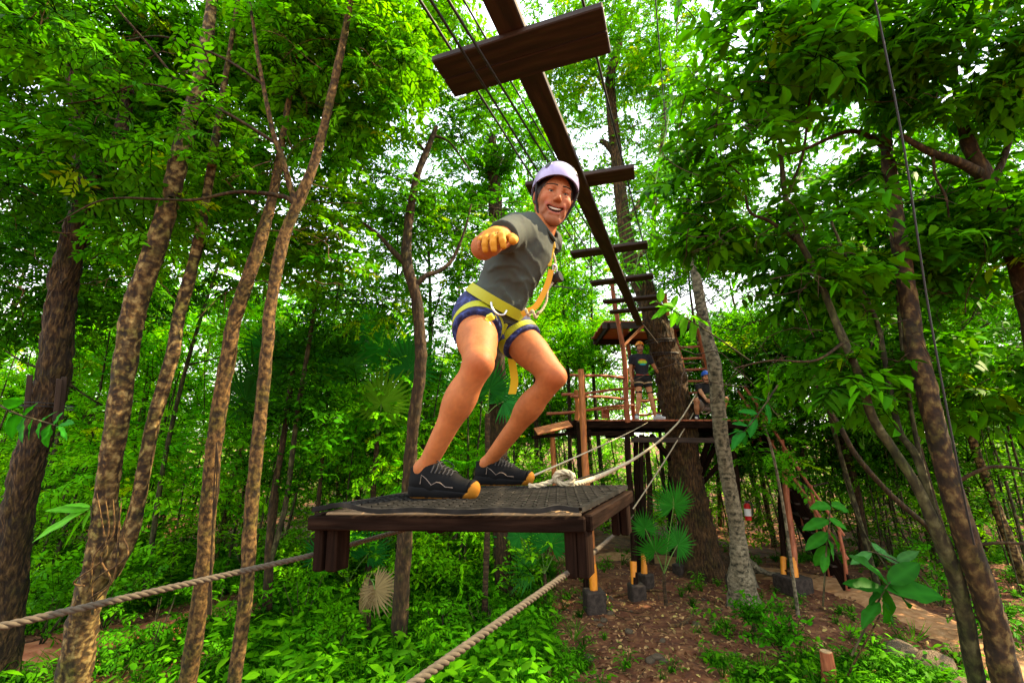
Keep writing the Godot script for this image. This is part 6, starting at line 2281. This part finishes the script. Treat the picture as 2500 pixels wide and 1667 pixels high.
	for q in [[1358, 679, 2.05, .027, .05], [1352, 604, 2.12, .022, .035]]:
		var pm := MB.new()
		var c := W(q[0], q[1], q[2])
		var dirp := (view.x * .8 + view.z * .5 + view.y * .3).normalized()
		pm.tube(PackedVector3Array([c - dirp * q[4] * .5, c - dirp * q[4] * .46, c - dirp * q[4] * .2, c - dirp * q[4] * .18, c + dirp * q[4] * .18, c + dirp * q[4] * .2, c + dirp * q[4] * .46, c + dirp * q[4] * .5]), PackedFloat32Array([q[3] * .8, q[3], q[3], q[3] * .75, q[3] * .75, q[3], q[3], q[3] * .8]), 18)
		part(ly, "pulley", pm.mesh(mat(.3, lin(.02, .02, .022), false)))
	wire(ly, "carabiner", smooth([W(1352, 645, 2.04), W(1359, 652, 2.04), W(1358, 668, 2.04), W(1350, 664, 2.04), W(1350, 650, 2.04), W(1352, 645, 2.04)], 4), .004, M.steel)
	# hair, helmet, straps
	var hr := Field.new(Vector3(-.11, -.15, -.13), Vector3(.11, .15, .14), .006)
	hr.ell(Vector3(0, .036, -.018), Basis(), Vector3(.081, .098, .101), .01)
	hr.cut(Vector3(0, -.035, 0), Vector3(0, -1, .35).normalized(), .3)
	hr.cut(Vector3(0, .03, .052), Vector3(0, -.35, 1).normalized(), .3)
	mb = MB.new()
	hr.net(mb, hx)
	for i in mb.c.size(): mb.c[i] = Color(.016, .009, .005)
	part(t, "hair", mb.mesh(M.hair))
	helmet(t, hx * Transform3D(Basis(Vector3.RIGHT, -.08), Vector3(0, .052, -.008)), M.plastic, Color(.27, .23, .38), Color(.012, .012, .014))
	var st := mat(.8, lin(.012, .012, .013), false)
	for sd in [-1.0, 1.0]:
		var pts := []
		for q in [[.092, .05, .03], [.086, .01, .035], [.074, -.035, .03], [.056, -.08, .035], [.03, -.112, .05], [0.0, -.122, .06]]:
			pts.append(hx * Vector3(sd * q[0], q[1], q[2]))
		wire(t, "chin_strap", smooth(pts, 4), .0062, st)
		wire(t, "chin_strap", smooth([hx * Vector3(sd * .09, .02, -.05), hx * Vector3(sd * .084, -.02, -.005), hx * Vector3(sd * .074, -.04, .026)], 4), .005, st)
	shoe(t, feet[0], Color(.007, .007, .007), Color(.22, .09, .01))
	shoe(t, feet[1], Color(.007, .007, .007), Color(.22, .09, .01))


# a guide on the deck, smaller in the picture: coarser grids, the same parts
func guide(label: String, j: Dictionary, c: Dictionary) -> Node3D:
	var t := thing("person", label, "person", (j.foot_r + j.foot_l) * .5)
	var lo := Vector3.ONE * 99.0
	var hi := -lo
	for k in j:
		if j[k] is Vector3 and not k.begins_with("toe"):
			lo = lo.min(j[k]); hi = hi.max(j[k])
	var pad := Vector3.ONE * .2
	var tb: Basis = j.trunk
	var spine := tb.y
	var b := SkinField.new(lo - pad, hi + pad, .02)
	b.tone = c.skin
	for s in ["_r", "_l"]:
		b.cap(j["hip" + s], j["knee" + s], .085, .056, .03)
		b.cap(j["knee" + s], j["knee" + s].lerp(j["foot" + s], .4), .053, .055, .03)
		b.cap(j["knee" + s].lerp(j["foot" + s], .4), j["foot" + s] + Vector3(0, .06, 0), .055, .036, .03)
		b.cap(j["sh" + s], j["elbow" + s], .052, .042, .03)
		b.cap(j["elbow" + s], j["hand" + s], .042, .03, .03)
		b.cap(j["hand" + s], j["hand" + s] + (j["hand" + s] - j["elbow" + s]).normalized() * .07, .034, .03, .02)
	b.ell(j.pelvis, tb, Vector3(.15, .12, .11), .05)
	b.ell(j.chest, tb, Vector3(.16, .22, .11), .05)
	b.cap(j.neck, j.head, .058, .055, .03)
	var mb := MB.new()
	b.net(mb)
	for s in ["_r", "_l"]:   # hands with fingers
		var hp: Vector3 = j["hand" + s]
		var fd: Vector3 = (hp - j["elbow" + s]).normalized()
		var hk := SkinField.new(hp - Vector3.ONE * .15, hp + Vector3.ONE * .15, .009)
		hk.tone = c.skin
		var sd := (tb.z - fd * tb.z.dot(fd)).normalized()
		hand(hk, null, hp, fd, sd, fd.cross(sd) * (1.0 if s == "_r" else -1.0), j.curl, [])
		hk.net(mb)
	var hx := Transform3D(j.face, j.head)
	var hf := head_field(.0065, false)
	hf.tone = c.skin
	hf.beard = c.beard
	hf.brow = false
	head_into(mb, hf, hx)
	part(t, "body", mb.mesh(M.skin))
	var sh := ClothField.new(lo - pad, hi + pad, .019)
	sh.axis = spine; sh.across = tb.x; sh.depth = .006
	sh.tone = c.shirt
	sh.ell(j.chest, tb, Vector3(.185, .23, .13), .05)
	sh.cap(j.pelvis + spine * .06, j.chest, .135, .14, .05)
	for s in ["_r", "_l"]:
		sh.cap(j["sh" + s], j["sh" + s].lerp(j["elbow" + s], .65), .07, .068, .04)
		sh.cap(j["sh" + s], j.neck, .06, .05, .04)
	sh.bend(.04)
	for s in ["_r", "_l"]:
		sh.cut(j["sh" + s].lerp(j["elbow" + s], .6), (j["elbow" + s] - j["sh" + s]).normalized(), .1)
	sh.cut(j.neck + spine * .03, spine, .12)
	sh.cut(j.pelvis + spine * .02, -spine, .2)
	mb = MB.new()
	sh.net(mb)
	var shirt := part(t, "shirt", mb.mesh(M.cloth))
	# the print on the chest: an oval of colours, laid on the cloth
	if c.has("print"):
		for row in c.print:
			mb = MB.new()
			var n := 18
			var ids := []
			for i in n + 1:
				var a := TAU * i / n
				var at: Vector3 = j.chest + tb.x * (row[0] + cos(a) * row[2]) + spine * (row[1] + sin(a) * row[3])
				var q := sh.out(at, tb.z, .3)
				ids.append(mb.vert(q + tb.z * row[4], tb.z))
			var cc := mb.vert(sh.out(j.chest + tb.x * row[0] + spine * row[1], tb.z, .3) + tb.z * (row[4] + .003), tb.z)
			for i in n:
				mb.tri(cc, ids[i], ids[i + 1])
			part(shirt, "print", mb.mesh(mat(.8, row[5], false)))
	var so := ClothField.new(lo - pad, hi + pad, .019)
	so.axis = spine; so.across = tb.x; so.depth = .005
	so.tone = c.shorts
	so.ell(j.pelvis, tb, Vector3(.172, .135, .135), .04)
	for s in ["_r", "_l"]:
		so.cap(j["hip" + s], j["hip" + s].lerp(j["knee" + s], .6), .105, .095, .04)
	so.bend(.03)
	for s in ["_r", "_l"]:
		so.cut(j["hip" + s].lerp(j["knee" + s], j.hem), (j["knee" + s] - j["hip" + s]).normalized(), .14)
	mb = MB.new()
	so.net(mb)
	part(t, "shorts", mb.mesh(M.cloth))
	part(t, "harness_belt", band(so, j.pelvis + spine * .07, spine, .06, .012).mesh(mat(.6, c.belt, false)))
	for s in ["_r", "_l"]:
		part(t, "harness_loop", band(so, j["hip" + s].lerp(j["knee" + s], .22), (j["knee" + s] - j["hip" + s]).normalized(), .03, .008, .125).mesh(mat(.6, c.loop, false)))
	var hr := Field.new(Vector3(-.11, -.15, -.13), Vector3(.11, .15, .14), .009)
	hr.ell(Vector3(0, .036, -.018), Basis(), Vector3(.082, .099, .102), .01)
	hr.cut(Vector3(0, -.05, 0), Vector3(0, -1, .5).normalized(), .3)
	hr.cut(Vector3(0, .03, .05), Vector3(0, -.35, 1).normalized(), .3)
	mb = MB.new()
	hr.net(mb, hx)
	for i in mb.c.size(): mb.c[i] = Color(.015, .01, .008)
	part(t, "hair", mb.mesh(M.hair))
	helmet(t, hx * Transform3D(Basis(Vector3.RIGHT, -.05), Vector3(0, .05, -.008)), M.plastic, c.helmet, Color(.02, .02, .02), false)
	for sd in [-1.0, 1.0]:
		wire(t, "chin_strap", smooth([hx * Vector3(sd * .092, .05, .03), hx * Vector3(sd * .08, -.035, .03), hx * Vector3(sd * .05, -.1, .04), hx * Vector3(0, -.122, .055)], 4), .007, M.lace)
	for s in ["_r", "_l"]:
		var d: Vector3 = j["toe" + s]
		d = Vector3(d.x, 0, d.z).normalized()
		shoe(t, Transform3D(Basis(d, Vector3.UP, d.cross(Vector3.UP)), j["foot" + s] - d * .065), c.shoe, c.sole, .012)
	return t


func guides() -> void:
	var z := Vector3(0, 0, 1)
	# the one standing
	var f := Vector3(W(1562, 1018, 10.45).x, DY, -10.42)
	var j := {
		"foot_r": Vector3(W(1553, 1018, 10.45).x - .03, DY, -10.4), "foot_l": Vector3(W(1602, 1018, 10.45).x - .05, DY, -10.42),
		"knee_r": f + Vector3(-.05, .48, .08), "knee_l": f + Vector3(.23, .48, .06),
		"hip_r": f + Vector3(-.02, .92, 0), "hip_l": f + Vector3(.17, .92, 0), "pelvis": f + Vector3(.075, .96, 0),
		"chest": f + Vector3(.06, 1.28, 0), "neck": f + Vector3(.06, 1.5, -.01), "head": f + Vector3(.05, 1.66, .02),
		"sh_r": f + Vector3(-.14, 1.43, 0), "sh_l": f + Vector3(.25, 1.43, 0), "elbow_r": f + Vector3(-.2, 1.16, .0), "elbow_l": f + Vector3(.39, 1.2, -.03),
		"hand_r": f + Vector3(-.2, .92, .06), "hand_l": f + Vector3(.55, 1.0, -.1), "toe_r": Vector3(-.2, 0, 1), "toe_l": Vector3(.75, 0, .8),
		"trunk": Basis(), "face": Basis(Vector3.UP, -.1), "curl": .3, "hem": .42}
	guide("person in black printed tee and orange helmet standing on the deck beside the leaning tree", j, {
		"skin": Color(.42, .19, .09), "beard": .75, "shirt": Color(.012, .012, .018), "shorts": Color(.01, .01, .01), "belt": lin(.3, .04, .02), "loop": lin(.3, .2, .1), "helmet": Color(.7, .22, .01), "shoe": Color(.4, .4, .4), "sole": Color(.5, .5, .5),
		"print": [[.005, .02, .115, .075, .004, lin(.02, .1, .02)], [.005, .06, .085, .03, .007, lin(.5, .1, .01)], [.005, .022, .105, .045, .009, lin(.2, .45, .02)], [-.03, .025, .03, .025, .012, lin(.45, .5, .02)], [.045, .022, .03, .022, .012, lin(.42, .5, .02)], [.005, -.032, .075, .018, .011, lin(.01, .25, .3)]]})
	# the one crouching and pulling the rope
	f = Vector3(W(1710, 1010, 10.5).x + .05, DY, -10.45)
	var tilt := Basis(Vector3.RIGHT, .45)
	j = {
		"foot_r": f + Vector3(-.22, 0, .08), "foot_l": f + Vector3(.28, 0, .05), "knee_r": f + Vector3(-.3, .42, .3), "knee_l": f + Vector3(.38, .44, .28),
		"hip_r": f + Vector3(-.06, .3, -.1), "hip_l": f + Vector3(.16, .3, -.1), "pelvis": f + Vector3(.05, .34, -.14),
		"chest": f + Vector3(.04, .62, .04), "neck": f + Vector3(.03, .82, .13), "head": f + Vector3(0, .94, .2),
		"sh_r": f + Vector3(-.15, .75, .1), "sh_l": f + Vector3(.23, .75, .1), "elbow_r": f + Vector3(-.17, .58, .3), "elbow_l": f + Vector3(.2, .52, .24),
		"hand_r": f + Vector3(-.13, .43, .42), "hand_l": f + Vector3(.0, .42, .36), "toe_r": Vector3(-.5, 0, 1), "toe_l": Vector3(.4, 0, 1),
		"trunk": tilt, "face": Basis(Vector3.UP, -.12) * Basis(Vector3.RIGHT, .12), "curl": .9, "hem": .75}
	guide("person in blue helmet and black tee crouching on the deck, pulling the rope", j, {
		"skin": Color(.42, .2, .1), "beard": .1, "shirt": Color(.012, .012, .014), "shorts": Color(.2, .18, .16), "belt": lin(.05, .05, .05), "loop": lin(.3, .2, .1), "helmet": Color(.01, .08, .45), "shoe": Color(.03, .03, .05), "sole": Color(.5, .5, .5),
		"print": [[.01, -.02, .09, .06, .004, lin(.03, .09, .02)], [-.02, -.01, .05, .02, .007, lin(.25, .28, .1)], [.03, -.035, .04, .015, .008, lin(.3, .12, .06)]]})
